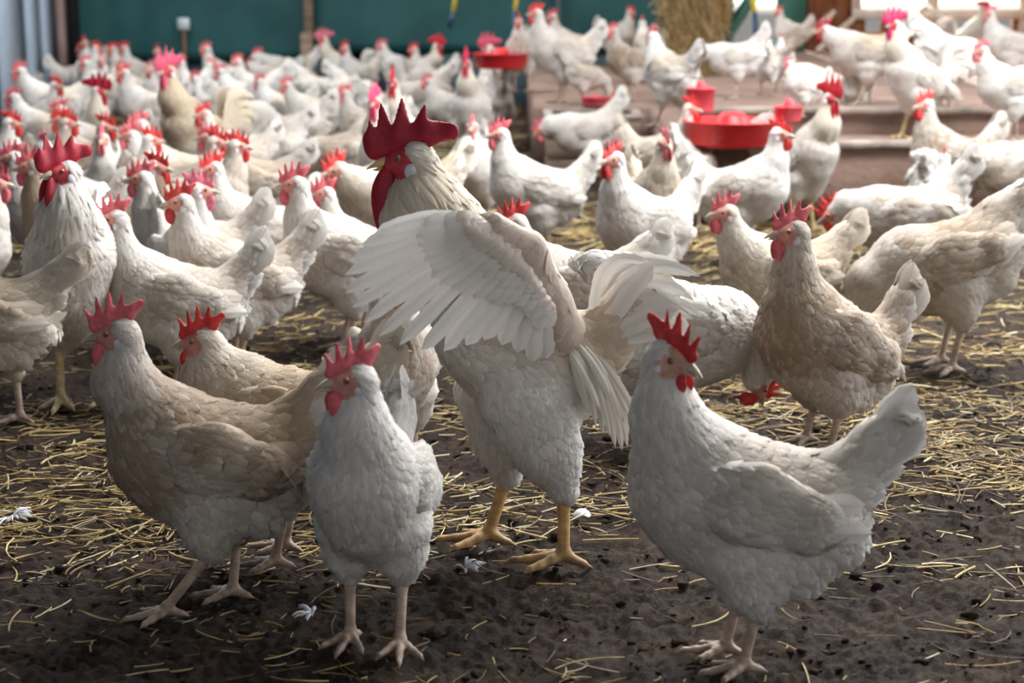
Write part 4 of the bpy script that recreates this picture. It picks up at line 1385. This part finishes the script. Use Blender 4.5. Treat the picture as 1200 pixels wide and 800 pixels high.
M_CRATE = simple_mat('grey_crate', (0.24, 0.22, 0.22), (0.34, 0.32, 0.31), 0.7, 8)
crate(at_z(80, 128, 0) + Vector((0, 0.55, 0)), 0.10, 0.10, 0.36, 'grey crate by the left wall below the hen with raised dark red comb', M_CRATE)
crate(at_z(342, 130, 0) + Vector((0, 0.2, 0)), 0.12, 0.10, 0.26, 'grey brown crate at the foot of the timber post', M_CRATE)

# ---------------------------------------------------------------- litter on the floor
rng = np.random.RandomState(21)


def straw_density(x, y):
    d = 0.05 + 0.42 * np.clip((y - 2.9) / 0.9, 0, 1)
    for cx, cy, rx, ry, w in ((-0.62, 2.95, 0.42, 0.28, 0.75), (0.02, 2.78, 0.42, 0.10, 0.9), (0.95, 3.3, 0.5, 0.35, 0.6), (0.75, 3.02, 0.35, 0.14, 0.6), (-0.2, 2.85, 0.25, 0.12, 0.5), (0.85, 2.45, 0.3, 0.10, 0.25), (-0.95, 2.6, 0.3, 0.2, 0.4)):
        d = d + w * np.exp(-((x - cx) / rx) ** 2 - ((y - cy) / ry) ** 2)
    d = d * (0.25 + 1.5 * np.clip(vnoise(x * 4 + 50, y * 5 + 50, 11) - 0.25, 0, 1))
    d = d * np.where((y < 3.25) & (y > 2.95) & (x > -0.15) & (x < 0.45), 0.35, 1)
    return np.clip(d, 0.02, 1)


def scatter_straw(n, y0, y1, lmin, lmax, wmin, wmax, seed, p=1.3):
    r = np.random.RandomState(seed)
    y = y0 + (y1 - y0) * r.rand(n * 4) ** p
    x = r.uniform(-1, 1, n * 4) * (0.38 * y + 0.2)
    keep = (r.rand(n * 4) < straw_density(x, y)) & (x > -3.0) & (x < 4.0) & ~((y > 6.15) & (x > 0.66)) & ~((y > 8.0) & (x > 0.08))
    x, y = x[keep][:n], y[keep][:n]
    k = len(x)
    z = soil_h(x, y) - 0.010 + r.uniform(0.0, 0.012, k) * np.minimum(1, straw_density(x, y) * 2.5) + 0.002
    ang = r.normal(0, 0.9, k)
    ln, wd = r.uniform(lmin, lmax, k), r.uniform(wmin, wmax, k)
    return straws(np.stack([x, y, z], 1), ang, ln, wd, straw_cols(k, r), r, tilt=r.normal(0, 0.10, k))


mb = MB()
for a in ((5500, 1.8, 5.2, 0.012, 0.05, 0.0015, 0.003, 9), (2400, 1.8, 3.6, 0.03, 0.12, 0.0018, 0.0036, 1), (5200, 2.4, 6.4, 0.025, 0.10, 0.0025, 0.005, 2), (3500, 1.8, 3.5, 0.008, 0.035, 0.0015, 0.003, 4), (6000, 5.5, 11.8, 0.05, 0.14, 0.005, 0.009, 3)):
    X, Q, c4 = scatter_straw(*a)
    mb.add(X, Q, col=c4)
tag(link('straw', mb.mesh('straw', [M_STRAWB], False)), 'loose golden straw stalks strewn over the dark soil', 'straw', kind='stuff')

# clods of soil
r = np.random.RandomState(8)
mb = MB()
ico = []
nC = 2000
y = 1.85 + 2.6 * r.rand(nC) ** 1.2
x = r.uniform(-1, 1, nC) * (0.33 * y + 0.1)
s_ = r.gamma(2.0, 0.0014, nC) + 0.0015
th_ = np.linspace(0, 2 * np.pi, 7, endpoint=False)
tmpl = np.array([(0, 0, 1.0)] + [(math.cos(t) * 0.75, math.sin(t) * 0.75, 0.65) for t in th_] + [(math.cos(t + .4), math.sin(t + .4), 0) for t in th_] + [(math.cos(t) * .7, math.sin(t) * .7, -0.7) for t in th_])
tq = [(1 + 7 * i + j, 8 + 7 * i + j, 8 + 7 * i + (j + 1) % 7, 1 + 7 * i + (j + 1) % 7) for i in range(2) for j in range(7)]
tt = [(0, 1 + j, 1 + (j + 1) % 7) for j in range(7)]
nv = len(tmpl)
X = tmpl[None] * s_[:, None, None] * r.uniform(0.6, 1.35, (nC, nv, 1)) * np.array([1.2, 1, 0.8])
X = X + np.stack([x, y, soil_h(x, y) - 0.010 + s_ * 0.3], 1)[:, None]
off = np.arange(nC)[:, None, None] * nv
mb.add(X.reshape(-1, 3), (off + np.array(tq)[None]).reshape(-1, 4), (off + np.array(tt)[None]).reshape(-1, 3))
tag(link('soil_clods', mb.mesh('soil_clods', [M_SOIL])), 'crumbs and clods of dark soil on the barn floor', 'soil', kind='stuff')


# shed feathers
def loose_feather(px, py, ang, L, label, fluffy):
    rg = np.random.RandomState(int(px))
    mb = MB()
    c = at_z(px, py, 0.004)
    if fluffy:
        for i in range(16):
            a = ang + rg.normal(0, 0.9)
            l = L * rg.uniform(0.4, 1)
            d = np.array([math.cos(a), math.sin(a), rg.uniform(0.1, 0.7)])
            vane(mb, [(0, 0, 0), d * l * 0.5 + np.array([0, 0, 0.004]), d * l * np.array([1, 1, 0.5])], (0, -0.3, 1), 0.0022, (0.75, 0.75, 0.78), rng=rg)
    else:
        d = np.array([math.cos(ang), math.sin(ang), 0.0])
        vane(mb, [-d * L * 0.5, np.array([0, 0, 0.008]), d * L * 0.5], (0, -0.3, 1), 0.011, (0.72, 0.72, 0.74), rng=rg)
        vane(mb, [-d * L * 0.5, -d * L * 0.75, -d * L * 0.9], (0, 0, 1), 0.001, (0.7, 0.65, 0.55), rng=rg)
    o = link('shed_feather', mb.mesh('shed_feather', [M_FEATHER]), None, c)
    o.color = (1, 1, 1, 0)
    tag(o, label, 'feather')


loose_feather(366, 722, 2.6, 0.030, 'fluffy white feather on the soil beside the facing hen', True)
loose_feather(545, 668, 0.4, 0.034, 'white downy feather on the soil below the large rooster', True)
loose_feather(14, 608, 0.1, 0.045, 'grey white feather lying on straw at the left edge', True)
loose_feather(682, 605, 0.2, 0.030, 'small pale feather on straw beside the rooster leg', False)
# ---------------------------------------------------------------- the birds
def head_of(pose):
    return POSES[pose]['head']


def by_head(px, py, yaw, pose, label, s=1.0, z0=0.0, comb=PINK, dirt=0.5, tint=(1, 1, 1), small=False, group=None, dy=0.0):
    """stand a bird so that its head is seen at px, py"""
    h = head_of(pose)
    p = at_z(px, py, z0 + h[2] * s)
    a = math.radians(yaw)
    loc = Vector((p.x - math.cos(a) * h[0] * s, p.y - math.sin(a) * h[0] * s + dy, z0))
    return place_bird(pose, loc, yaw, s, label, group=group, comb=comb, tint=tint, dirt=dirt, small=small)


def by_foot(px, py, yaw, pose, label, s=1.0, z0=0.0, comb=PINK, dirt=0.5, tint=(1, 1, 1), small=False, group=None):
    return place_bird(pose, at_z(px, py, z0), yaw, s, label, group=group, comb=comb, tint=tint, dirt=dirt, small=small)


# --- the large rooster beating its wing
fl_root = by_foot(620, 650, 180, 'flapper', 'large white rooster flapping its near wing, big crimson comb', 1.0, comb=CRIMSON, dirt=0.35)


def spread_wing(root):
    base = root.location

    def W(px, py, yb):                          # a spot of the wing, yb metres out from the rooster's middle
        p = at_y(px, py, base.y - yb)
        return np.array([-(p.x - base.x), -(p.y - base.y), p.z])
    rg = np.random.RandomState(4)
    mb = MB()
    sh, el, wr = W(640, 352, 0.085), W(618, 292, 0.12), W(578, 262, 0.155)
    P = [Prim(sh, el, 0.030, 0.024, (1, 1.5, 1), 0.02, el * 0 + np.array([0.35, 0, -1]), 0.032, 0.0095, 1, 0.06, dirt=1.0),
         Prim(el, wr, 0.024, 0.017, (1, 1.5, 1), 0.02, np.array([1.0, 0, -0.5]), 0.034, 0.009, 1, 0.06, dirt=0.8),
         Prim(W(655, 385, 0.06), sh, 0.035, 0.030, (1, 1.3, 1), 0.02, np.array([-0.1, 0, -1]), 0.030, 0.0095, 1, 0.06, dirt=0.9)]
    V, Q = surface_nets(P, 0.005)
    cf = lambda X: WHITE * 0.55 + np.array([0.74, 0.50, 0.34]) * 0.45 + 0 * X
    mb.add(V, Q, col=np.hstack([cf(V), np.full((len(V), 1), 0.4)]))
    scatter(mb, P, V, Q, 900, rg, None, cf, None)
    bases = np.array([(560, 256), (566, 258), (572, 260), (577, 262), (582, 265), (587, 268), (592, 272), (597, 277), (602, 283), (607, 289), (612, 296), (617, 304), (622, 313), (627, 322), (632, 332), (637, 343), (641, 352)])
    tips = np.array([(440, 273), (424, 287), (412, 303), (404, 322), (405, 343), (413, 360), (426, 378), (444, 394), (468, 404), (494, 410), (520, 411), (546, 404), (568, 398), (588, 404), (606, 413), (624, 424), (641, 420)])
    n = len(bases)
    for i in range(n):
        f = i / (n - 1)
        yb0, yb1 = 0.150 - 0.06 * f, 0.235 - 0.075 * f - 0.003 * i
        a, e = W(*bases[i], yb0), W(*tips[i], yb1)
        sag = np.array([0, 0, 0.012]) if i < 9 else np.array([0.006, 0.012, 0])
        vane(mb, [a, (a + e) / 2 + sag, e], np.array([0.1, 1, 0.25]), 0.0112 if i < 10 else 0.0135, WHITE * rg.uniform(0.96, 1.04), dirt=0.12, rng=rg, rag=0.05, asym=0.15)
    m = 20
    for row, (frac, wd, yo, dirt) in enumerate(((0.50, 0.0140, 0.010, 0.15), (0.33, 0.0130, 0.017, 0.3), (0.20, 0.0120, 0.023, 0.7))):
        for i in range(m):
            f = i / (m - 1)
            bx = np.array([np.interp(f * (n - 1), range(n), bases[:, j]) for j in (0, 1)])
            tx = np.array([np.interp(f * (n - 1), range(n), tips[:, j]) for j in (0, 1)])
            yb0, yb1 = 0.150 - 0.06 * f + yo, 0.235 - 0.075 * f
            fr = frac * rg.uniform(0.92, 1.08)
            e2 = bx + (tx - bx) * fr
            a, e = W(*(bx + rg.normal(0, 1.5, 2)), yb0), W(*e2, yb0 * (1 - fr) + yb1 * fr + yo * 0.35)
            c = (WHITE * rg.uniform(0.96, 1.04)) if row < 2 else (WHITE * 0.75 + np.array([0.74, 0.52, 0.36]) * 0.25)
            vane(mb, [a, (a + e) / 2 + np.array([0, 0.008, 0.004]), e], np.array([0.1, 1, 0.25]), wd, c, dirt=dirt, rng=rg, rag=0.05)
    w = link('wing', mb.mesh('spread_wing', [M_FEATHER]), root)
    w.color = (1, 1, 1, 0.35)
    w['label'] = 'spread near wing with long white flight feathers'


spread_wing(fl_root)

B = by_head
# --- first rows
by_foot(256, 712, 188, 'front_left', 'front hen striding left, brownish breast, tall pointed comb', 1.0, dirt=1.3, tint=(0.95, 0.92, 0.89))
by_foot(440, 756, 262, 'front_centre', 'front hen facing the camera, head turned left', 1.0, dirt=0.3)
by_foot(868, 778, 180, 'front_right', 'front hen with raised tail, head turned back to the right, bright red comb', 1.0, comb=RED, dirt=0.45)
by_foot(962, 524, 208, 'tall_right', 'tall hen with brown throat standing upright behind the front hen with raised tail', 1.0, dirt=1.2, tint=(0.97, 0.92, 0.89))
by_foot(334, 655, 176, 'crouch', 'yellowish hen with its neck drawn in, behind the striding front hen', 1.0, comb=RED, dirt=0.6, tint=(1, 0.95, 0.86))
by_foot(786, 512, 12, 'bend', 'plump white hen bent to the ground between large rooster and tall hen', 1.0, comb=RED, dirt=0.15)
by_foot(462, 562, 280, 'alert', 'hen facing the camera below the flapping wing, head hidden', 0.97, dirt=0.7, tint=(0.97, 0.95, 0.93))
B(600, 262, 196, 'walk', 'hen behind the large rooster, only comb, back and tail showing', 1.0, comb=RED, dirt=0.5)
by_foot(98, 474, 277, 'front_rooster', 'rooster with large crimson comb and long wattles, facing the camera at left', 1.0, comb=CRIMSON, dirt=0.5)
by_foot(-12, 500, 178, 'walk', 'hen cut by the left edge with only its body and raised pale tail in view', 1.02, dirt=0.6, tint=(1, 0.97, 0.9))
B(34, 196, 190, 'alert', 'hen with dark brown neck left of the rooster facing the camera', 1.04, dirt=1.9, tint=(0.62, 0.52, 0.45))
B(-4, 216, 10, 'alert', 'hen at the left edge with only its pink comb and beak showing', 1.0, dirt=0.6)
B(131, 258, 196, 'alert', 'hen with pink comb and pale face just right of the crimson-combed rooster', 1.0, dirt=0.6, comb=PINK)
B(209, 238, 200, 'alert', 'long-necked hen with small dark red comb and brown throat', 1.0, dirt=0.8, comb=(0.5, 0.04, 0.04, 1))
B(343, 217, 192, 'alert', 'upright white hen with tan breast, pink comb, beak pointing left, near the centre', 1.03, dirt=0.55, comb=PINK)
B(392, 201, 215, 'low', 'tan-headed hen with raised red comb left of the large rooster', 1.15, dirt=0.8, comb=RED, tint=(1, 0.96, 0.88))
B(378, 228, 200, 'alert', 'hen peering out low behind the upright white tan-breasted hen', 0.92, dirt=0.7)
B(162, 214, 190, 'alert', 'hen with large pink comb and hanging wattle above the pale-faced hen', 1.0, dirt=0.4)
B(186, 197, 345, 'alert', 'hen with red comb facing right behind the pink-combed hens', 0.98, comb=RED, dirt=0.5)
B(232, 220, 300, 'look_left', 'pale pink-faced hen turned to the right behind the long-necked hen', 1.0, dirt=0.3, comb=ROSE)
B(247, 199, 215, 'alert', 'hen with brownish face looking down left, white lumpy neck, red comb', 1.0, comb=RED, dirt=0.6)
B(255, 166, 350, 'alert', 'hen with brown face looking right, left one of two facing right together', 0.98, comb=RED, dirt=0.9, tint=(0.96, 0.9, 0.85))
B(280, 172, 5, 'alert', 'hen with brown face and dark beak looking right, right one of the two', 1.0, comb=RED, dirt=0.9, tint=(0.96, 0.9, 0.85))
B(142, 151, 340, 'alert', 'brown-necked hen head to head with another, combs touching', 1.0, comb=RED, dirt=1.2, tint=(0.9, 0.84, 0.78))
B(161, 149, 200, 'alert', 'white-naped hen with dark face, head to head with the brown-necked hen', 1.0, comb=PINK, dirt=0.5)
B(176, 166, 10, 'alert', 'hen with grey-pink face below the pair with touching combs', 0.95, comb=RED, dirt=0.5)
B(122, 163, 275, 'alert', 'hen looking straight at the camera with upright pink comb', 0.98, comb=PINK, dirt=0.3)
B(62, 143, 190, 'alert', 'brownish hen with red comb above the crimson-combed rooster, facing left', 0.98, comb=RED, dirt=1.0, tint=(0.9, 0.84, 0.78))
B(84, 143, 350, 'alert', 'brownish hen with red comb above the crimson-combed rooster, facing right', 0.98, comb=RED, dirt=1.0, tint=(0.9, 0.84, 0.78))
B(28, 143, 355, 'alert', 'hen near the left edge with red comb and beak to the right', 1.0, comb=RED, dirt=0.5)
B(12, 186, 186, 'alert', 'hen at the left edge behind the brown-necked hen, pink comb', 1.0, comb=PINK, dirt=0.4)
B(50, 172, 200, 'look_right', 'hen squeezed behind the brown-necked hen with pale pink comb', 1.0, comb=ROSE, dirt=0.3)
# --- middle of the left crowd
B(114, 107, 300, 'rooster_left', 'distant rooster with dark crimson comb and wattle in the left crowd', 0.80, comb=CRIMSON, dirt=0.3)
B(67, 101, 330, 'alert', 'hen with red comb below the grey crate', 1.0, comb=RED, dirt=0.5)
B(22, 84, 200, 'walk', 'white hen with pink comb beside the left wall, facing left', 1.1, dirt=0.2)
B(58, 58, 20, 'alert', 'white hen with round red comb by the pale wall sheets, facing right', 1.05, comb=RED, dirt=0.1)
B(75, 41, 260, 'alert', 'farthest hen at the left with dark red comb, above the grey crate', 1.12, comb=(0.45, 0.03, 0.04, 1), dirt=0.1, small=True)
B(101, 60, 100, 'alert', 'white hen before the dark corner post, comb hidden', 1.02, dirt=0.1, small=True)
B(119, 53, 230, 'alert', 'hen with pale pink comb just right of the dark corner', 1.02, dirt=0.1, small=True)
B(124, 72, 280, 'alert', 'hen with bright pink comb above the distant crimson-combed rooster', 1.0, dirt=0.2, small=True)
B(101, 74, 255, 'look_right', 'hen with blotchy pink face right of the grey crate', 1.0, dirt=0.6, small=True)
B(134, 58, 200, 'alert', 'hen with rosy comb, left one before the dark tarpaulin', 1.02, comb=RED, dirt=0.5, small=True)
B(152, 57, 190, 'alert', 'white hen with red comb and back sloping down to the right, far left crowd', 1.02, comb=RED, dirt=0.2, small=True)
B(178, 60, 250, 'alert', 'hen with brown head below the tarpaulin, left of the stout cream rooster', 1.0, comb=(0.3, 0.05, 0.04, 1), dirt=0.8, small=True)
B(144, 86, 210, 'alert', 'broad white hen with red comb and grey shadowed side', 1.05, comb=RED, dirt=0.4)
B(175, 82, 270, 'alert', 'hen facing the camera with long pink face beside the stout cream rooster', 1.0, dirt=0.3)
B(196, 84, 238, 'rooster', 'stout cream rooster with orange-brown saddle in the left crowd', 0.98, comb=(0.58, 0.07, 0.14, 1), dirt=0.9, tint=(1.0, 0.92, 0.78))
B(216, 74, 200, 'alert', 'hen with pink comb under the white square notice', 1.0, dirt=0.2, small=True)
B(241, 58, 190, 'alert', 'white hen with pale pink comb standing tall under the tarpaulin', 1.05, dirt=0.3, small=True)
B(258, 84, 170, 'walk', 'white hen with hanging pink wattle in the dense far crowd', 1.0, comb=ROSE, dirt=0.1, small=True)
B(272, 73, 200, 'alert', 'white hen with rounded pink comb and long neck in the far crowd', 1.0, dirt=0.1, small=True)
B(238, 133, 215, 'alert', 'hen with small dark red comb bowing left, right of the stout cream rooster', 0.98, comb=(0.5, 0.03, 0.03, 1), dirt=0.6)
B(292, 76, 160, 'low', 'greyish hen with lowered neck before the tarpaulin foot', 1.0, comb=(0.4, 0.1, 0.08, 1), dirt=0.5, small=True)
B(312, 62, 180, 'low', 'hen stretching its neck left in front of the tarpaulin', 1.12, dirt=0.3, small=True)
by_foot(285, 190, 20, 'peck', 'white hen with raised tail in the far crowd, left of the grey brown crate', 1.0, dirt=0.2)
by_foot(305, 158, 200, 'peck', 'white hen bent down with tail up below the neck-stretching hen', 1.0, dirt=0.2)
by_foot(260, 172, 165, 'walk', 'white hen in the thick of the far crowd, side on', 0.95, dirt=0.1)
by_foot(372, 150, 350, 'peck', 'white hen tipped forward to the right, narrow tail by the timber post', 1.0, dirt=0.1)
by_foot(412, 152, 340, 'peck', 'white hen tipped forward, tail pointing up left of the far rooster', 1.0, dirt=0.1)
B(397, 46, 190, 'rooster', 'far white rooster with pink comb facing left, right of the timber post', 0.86, comb=ROSE, dirt=0.2, small=True)
B(420, 56, 230, 'alert', 'hen with dark red comb behind the far white rooster', 1.05, comb=RED, dirt=0.2, small=True)
B(403, 110, 190, 'alert', 'brown-faced hen with pink comb looking down amid white tails', 0.95, dirt=1.0)
B(459, 48, 185, 'walk', 'far white hen in profile facing left with pink comb, back curved', 1.12, dirt=0.1, small=True)
B(489, 56, 200, 'alert', 'far hen with small reddish comb beside the red-combed rooster', 1.0, comb=RED, dirt=0.1, small=True)
B(513, 54, 330, 'rooster', 'far rooster with bright red comb and wattle facing right', 0.84, comb=(0.5, 0.01, 0.03, 1), dirt=0.3)
B(460, 98, 268, 'rooster', 'rooster facing the camera with narrow dark red comb, right of the magenta-combed one', 0.86, comb=(0.5, 0.01, 0.03, 1), dirt=0.2)
B(444, 122, 258, 'rooster', 'rooster facing the camera with bright magenta comb', 0.86, comb=(0.60, 0.05, 0.14, 1), dirt=0.4)
B(546, 75, 262, 'rooster', 'upright white rooster with narrow red comb, facing the camera, centre back', 0.90, comb=(0.6, 0.02, 0.08, 1), dirt=0.3)
by_foot(588, 168, 100, 'rooster_left', 'white rooster with fluffy raised tail seen from behind, pink comb', 0.92, comb=(0.62, 0.08, 0.14, 1), dirt=0.2)

by_foot(350, 215, 190, 'peck', 'tan-backed hen grazing with tail up in the middle crowd', 1.0, dirt=0.8)
by_foot(322, 250, 185, 'peck', 'white hen grazing behind the long-necked crowd, pale tail raised', 1.0, dirt=0.4)
by_foot(395, 252, 172, 'peck', 'tan hen with lowered head right of the grazing white hen', 1.02, dirt=0.9)
by_foot(498, 160, 185, 'peck', 'white hen with brown smudge on its back near the centre roosters', 1.05, dirt=0.6)
by_foot(430, 285, 200, 'bend', 'tan hen body directly left of the large rooster neck', 0.85, dirt=0.8)
B(553, 150, 262, 'alert', 'hen with pink comb facing the camera, right of the large rooster comb', 0.95, dirt=0.5)
B(584, 158, 196, 'alert', 'white hen in profile with brown-pink face, tail raised, behind the large rooster', 1.03, dirt=0.3)
B(500, 96, 200, 'walk', 'white hen body between the two centre roosters', 0.9, dirt=0.2)
# more of the crowd on the left
by_foot(60, 215, 175, 'walk', 'white hen body behind the two brownish red-combed hens', 1.0, dirt=0.3)
by_foot(120, 238, 190, 'walk', 'white hen body behind the straight-looking pink-combed hen', 1.0, dirt=0.3)
by_foot(210, 285, 195, 'walk', 'white hen crossing behind the pale pink-faced hen', 1.0, dirt=0.2)
by_foot(300, 290, 180, 'walk', 'tan-backed hen side on behind the upright tan-breasted hen', 1.0, dirt=0.7)
by_foot(335, 178, 160, 'walk', 'white hen under the grey brown crate, tail to the right', 0.95, dirt=0.2)
by_foot(370, 182, 200, 'walk', 'white hen under the timber post among bent hens', 0.95, dirt=0.3)
by_foot(450, 175, 20, 'peck', 'white hen bowing right behind the magenta-combed rooster', 0.95, dirt=0.2)
by_foot(38, 160, 120, 'walk', 'white hen turned away beside the left wall foot', 1.0, dirt=0.2)
by_foot(160, 150, 150, 'walk', 'white hen back below the far dark tarpaulin at left', 0.95, dirt=0.2, small=True)
by_foot(225, 145, 30, 'walk', 'white hen back below the small white notice', 0.95, dirt=0.2, small=True)
# --- on and around the platform
PZ, PZ2 = 0.278, 0.37
by_foot(611, 108, 262, 'alert', 'platform hen with brownish side standing left of the tall platform hen', 0.94, z0=PZ, comb=RED, dirt=0.7, small=True)
by_foot(659, 121, 192, 'alert', 'tall platform hen facing left with tan back and long raised tail', 1.08, z0=PZ, comb=RED, dirt=0.5)
by_foot(668, 98, 200, 'alert', 'hen with pink comb peeking from behind the tall platform hen', 0.95, z0=PZ, dirt=0.2, small=True)
by_foot(717, 73, 320, 'alert', 'slim hen with brown wing alone before the light green tarpaulin', 0.92, z0=PZ, comb=RED, dirt=0.5, small=True)
by_foot(738, 118, 205, 'alert', 'brown-breasted hen with pink comb on the platform left of the straw column', 0.86, z0=PZ, dirt=1.3, small=True)
by_foot(758, 96, 100, 'walk', 'white hen with upright tail behind the brown-breasted platform hen', 0.9, z0=PZ, dirt=0.1, small=True)
by_foot(779, 84, 160, 'peck', 'white hen bent behind the straw column, back only', 0.95, z0=PZ, dirt=0.1, small=True)
by_foot(682, 122, 10, 'peck', 'small brownish hen bending with red face by the tall platform hen feet', 0.62, z0=PZ, comb=RED, dirt=0.8, small=True)
by_foot(688, 213, 188, 'reach', 'white hen bent forward before the wooden box, pink comb to the left', 1.0, dirt=0.25)
B(717, 188, 222, 'alert', 'white hen with narrow red comb facing front left, long body trailing right', 1.06, comb=(0.6, 0.05, 0.05, 1), dirt=0.4)
B(776, 165, 285, 'alert', 'pale hen with tan patches on its breast before the wooden box', 1.03, dy=-0.12, dirt=1.2, tint=(1, 0.96, 0.86))
B(824, 130, 322, 'alert', 'smooth pale tan hen with grey-brown head below the red feeder', 1.05, comb=RED, dirt=0.5, tint=(1, 0.95, 0.88))
by_foot(786, 150, 120, 'walk', 'white hen seen from behind with tail up, left of the narrow red feeder', 0.98, z0=PZ, dirt=0.2)
B(916, 158, 330, 'alert', 'white hen with curled white tail before the wide red pan, beak right', 1.05, comb=RED, dirt=0.3)
B(974, 116, 300, 'rooster', 'white rooster with full red comb and brown neck facing front right', 0.88, comb=(0.5, 0.01, 0.02, 1), dirt=0.5)
by_foot(862, 116, 172, 'reach', 'white hen feeding at the foot of the bright gateway', 0.78, z0=PZ2, dirt=0.1)
by_foot(898, 112, 80, 'walk', 'small white hen facing away right of the dark blue hose', 0.62, z0=PZ2, dirt=0.1, small=True)
by_foot(916, 108, 90, 'walk', 'small white hen with upright tail beside the wooden wall', 0.62, z0=PZ2, dirt=0.1, small=True)
by_foot(940, 137, 180, 'alert', 'small white hen with pink face left of the red-combed rooster', 0.50, z0=PZ2, dirt=0.1, small=True)
by_foot(926, 70, 200, 'alert', 'sunlit glaring white hen before the green door post', 0.75, z0=PZ2, comb=RED, dirt=0.0, small=True)
by_foot(1005, 122, 178, 'low', 'rooster with crimson comb and orange patch on its back, facing left on the platform', 0.94, z0=PZ2, comb=CRIMSON, dirt=0.6)
by_foot(1010, 148, 60, 'walk', 'white tail of a hen standing behind the red-combed rooster', 0.75, z0=PZ2 - 0.09, dirt=0.2, small=True)
by_foot(1068, 163, 208, 'rooster', 'broad white rooster with magenta comb on the platform edge', 0.79, z0=PZ, comb=(0.45, 0.02, 0.10, 1), dirt=0.4)
by_foot(1106, 128, 10, 'peck', 'white hen behind the broad magenta-combed rooster, red wattle low', 0.95, z0=PZ2, dirt=0.1, comb=RED)
by_foot(1133, 82, 20, 'rooster', 'sunlit rooster with drooping red comb facing right before the timber wall', 0.62, z0=PZ2, comb=RED, dirt=0.1, small=True)
by_foot(1182, 166, 192, 'walk', 'large white hen with pink face at the right edge, standing on the ledge', 0.90, z0=PZ, dirt=0.15)
by_foot(1180, 100, 170, 'alert', 'sunlit white hen behind the right edge hen, near the timber wall', 0.85, z0=PZ2, comb=ROSE, dirt=0.1, small=True)
by_foot(1106, 266, 205, 'alert', 'hen with red comb facing left, yellow-brown back, below the broad rooster', 1.12, comb=RED, dirt=1.1)
by_foot(1092, 292, 60, 'bend', 'fluffy white hen bent over with its rear to the camera, tail pointing left', 0.92, dirt=0.1)
B(1106, 186, 80, 'alert', 'hen facing away with only a small pink comb above the fluffy rear', 0.82, dirt=0.1, small=True)
by_foot(1190, 275, 205, 'reach', 'tan-necked hen at the right edge reaching down left', 1.08, dirt=0.8)
by_foot(1062, 352, 178, 'reach', 'hen side on with broad white tail, its comb behind the tall hen head', 1.06, comb=RED, dirt=0.7)
by_foot(1112, 432, 182, 'peck', 'large tan-backed hen at right with head lowered, one pale leg visible', 1.15, dirt=0.9, tint=(0.97, 0.93, 0.88))
by_foot(912, 430, 196, 'walk', 'yellowish hen directly behind the tall upright hen, ragged white tail', 0.98, dirt=0.6, tint=(1, 0.96, 0.88))
by_foot(800, 262, 60, 'peck', 'pale hen with narrow raised tails behind the long-bodied white hen', 0.95, dirt=0.3)


# --- nobody stands inside anybody: ease the crowd apart on the floor
def ease_apart():
    birds = [o for o in SC.objects if o.type == 'EMPTY' and o.parent is None and (o.name.startswith('hen') or o.name.startswith('rooster'))]
    birds = [o for o in birds if not o.name.startswith('rooster_')]
    n = len(birds)
    P0 = np.array([o.location[:] for o in birds])
    P = P0.copy()
    yaw = np.array([o.rotation_euler.z for o in birds])
    sc = np.array([o.scale[0] * (1.2 if o.name.startswith('rooster') else 1.0) for o in birds])
    fixed = np.array([o.location.y < 3.9 for o in birds])
    offs = np.array([0.10, 0.0, -0.10])
    fwd = np.stack([np.cos(yaw), np.sin(yaw)], 1)
    for it in range(160):
        C = P[:, None, :2] + fwd[:, None] * (offs[None, :, None] * sc[:, None, None])
        mv = np.zeros((n, 2))
        for i in range(n):
            for j in range(i + 1, n):
                if abs(P[i, 0] - P[j, 0]) > 0.5 or abs(P[i, 1] - P[j, 1]) > 0.5 or abs(P[i, 2] - P[j, 2]) > 0.2:
                    continue
                D = C[i][:, None] - C[j][None]
                L = np.sqrt((D ** 2).sum(-1))
                r = 0.068 * (sc[i] + sc[j])
                k = np.unravel_index(np.argmin(L), L.shape)
                if L[k] < r:
                    d = D[k] / (L[k] + 1e-6)
                    d = d * np.array([0.6, 1.0])
                    w = 0.5 * (r - L[k])
                    if not fixed[i]:
                        mv[i] += d * w
                    if not fixed[j]:
                        mv[j] -= d * w
        P[:, :2] += np.clip(mv, -0.02, 0.02)
        dlt = P[:, :2] - P0[:, :2]
        far = np.linalg.norm(dlt, axis=1)
        lim = np.where(P0[:, 2] > 0.2, 0.06, np.where(P0[:, 1] > 6.5, 0.30, 0.07))
        f = np.minimum(1, lim / np.maximum(far, 1e-6))
        P[:, :2] = P0[:, :2] + dlt * f[:, None]
        P[:, 1] = np.minimum(P[:, 1], 11.62)
        P[:, 0] = np.maximum(P[:, 0], -2.82)
        # keep floor birds off the platform, platform birds on it
        low = P[:, 2] < 0.1
        inside = low & (P[:, 0] > -0.10) & (P[:, 1] > 7.85)
        P[inside, 0] = np.where(P[inside, 0] < 0.4, -0.10, P[inside, 0])
        ins2 = low & (P[:, 0] > 0.60) & (P[:, 1] > 6.0)
        P[ins2, 1] = 6.0
    for o, p in zip(birds, P):
        o.location = p.tolist()


ease_apart()
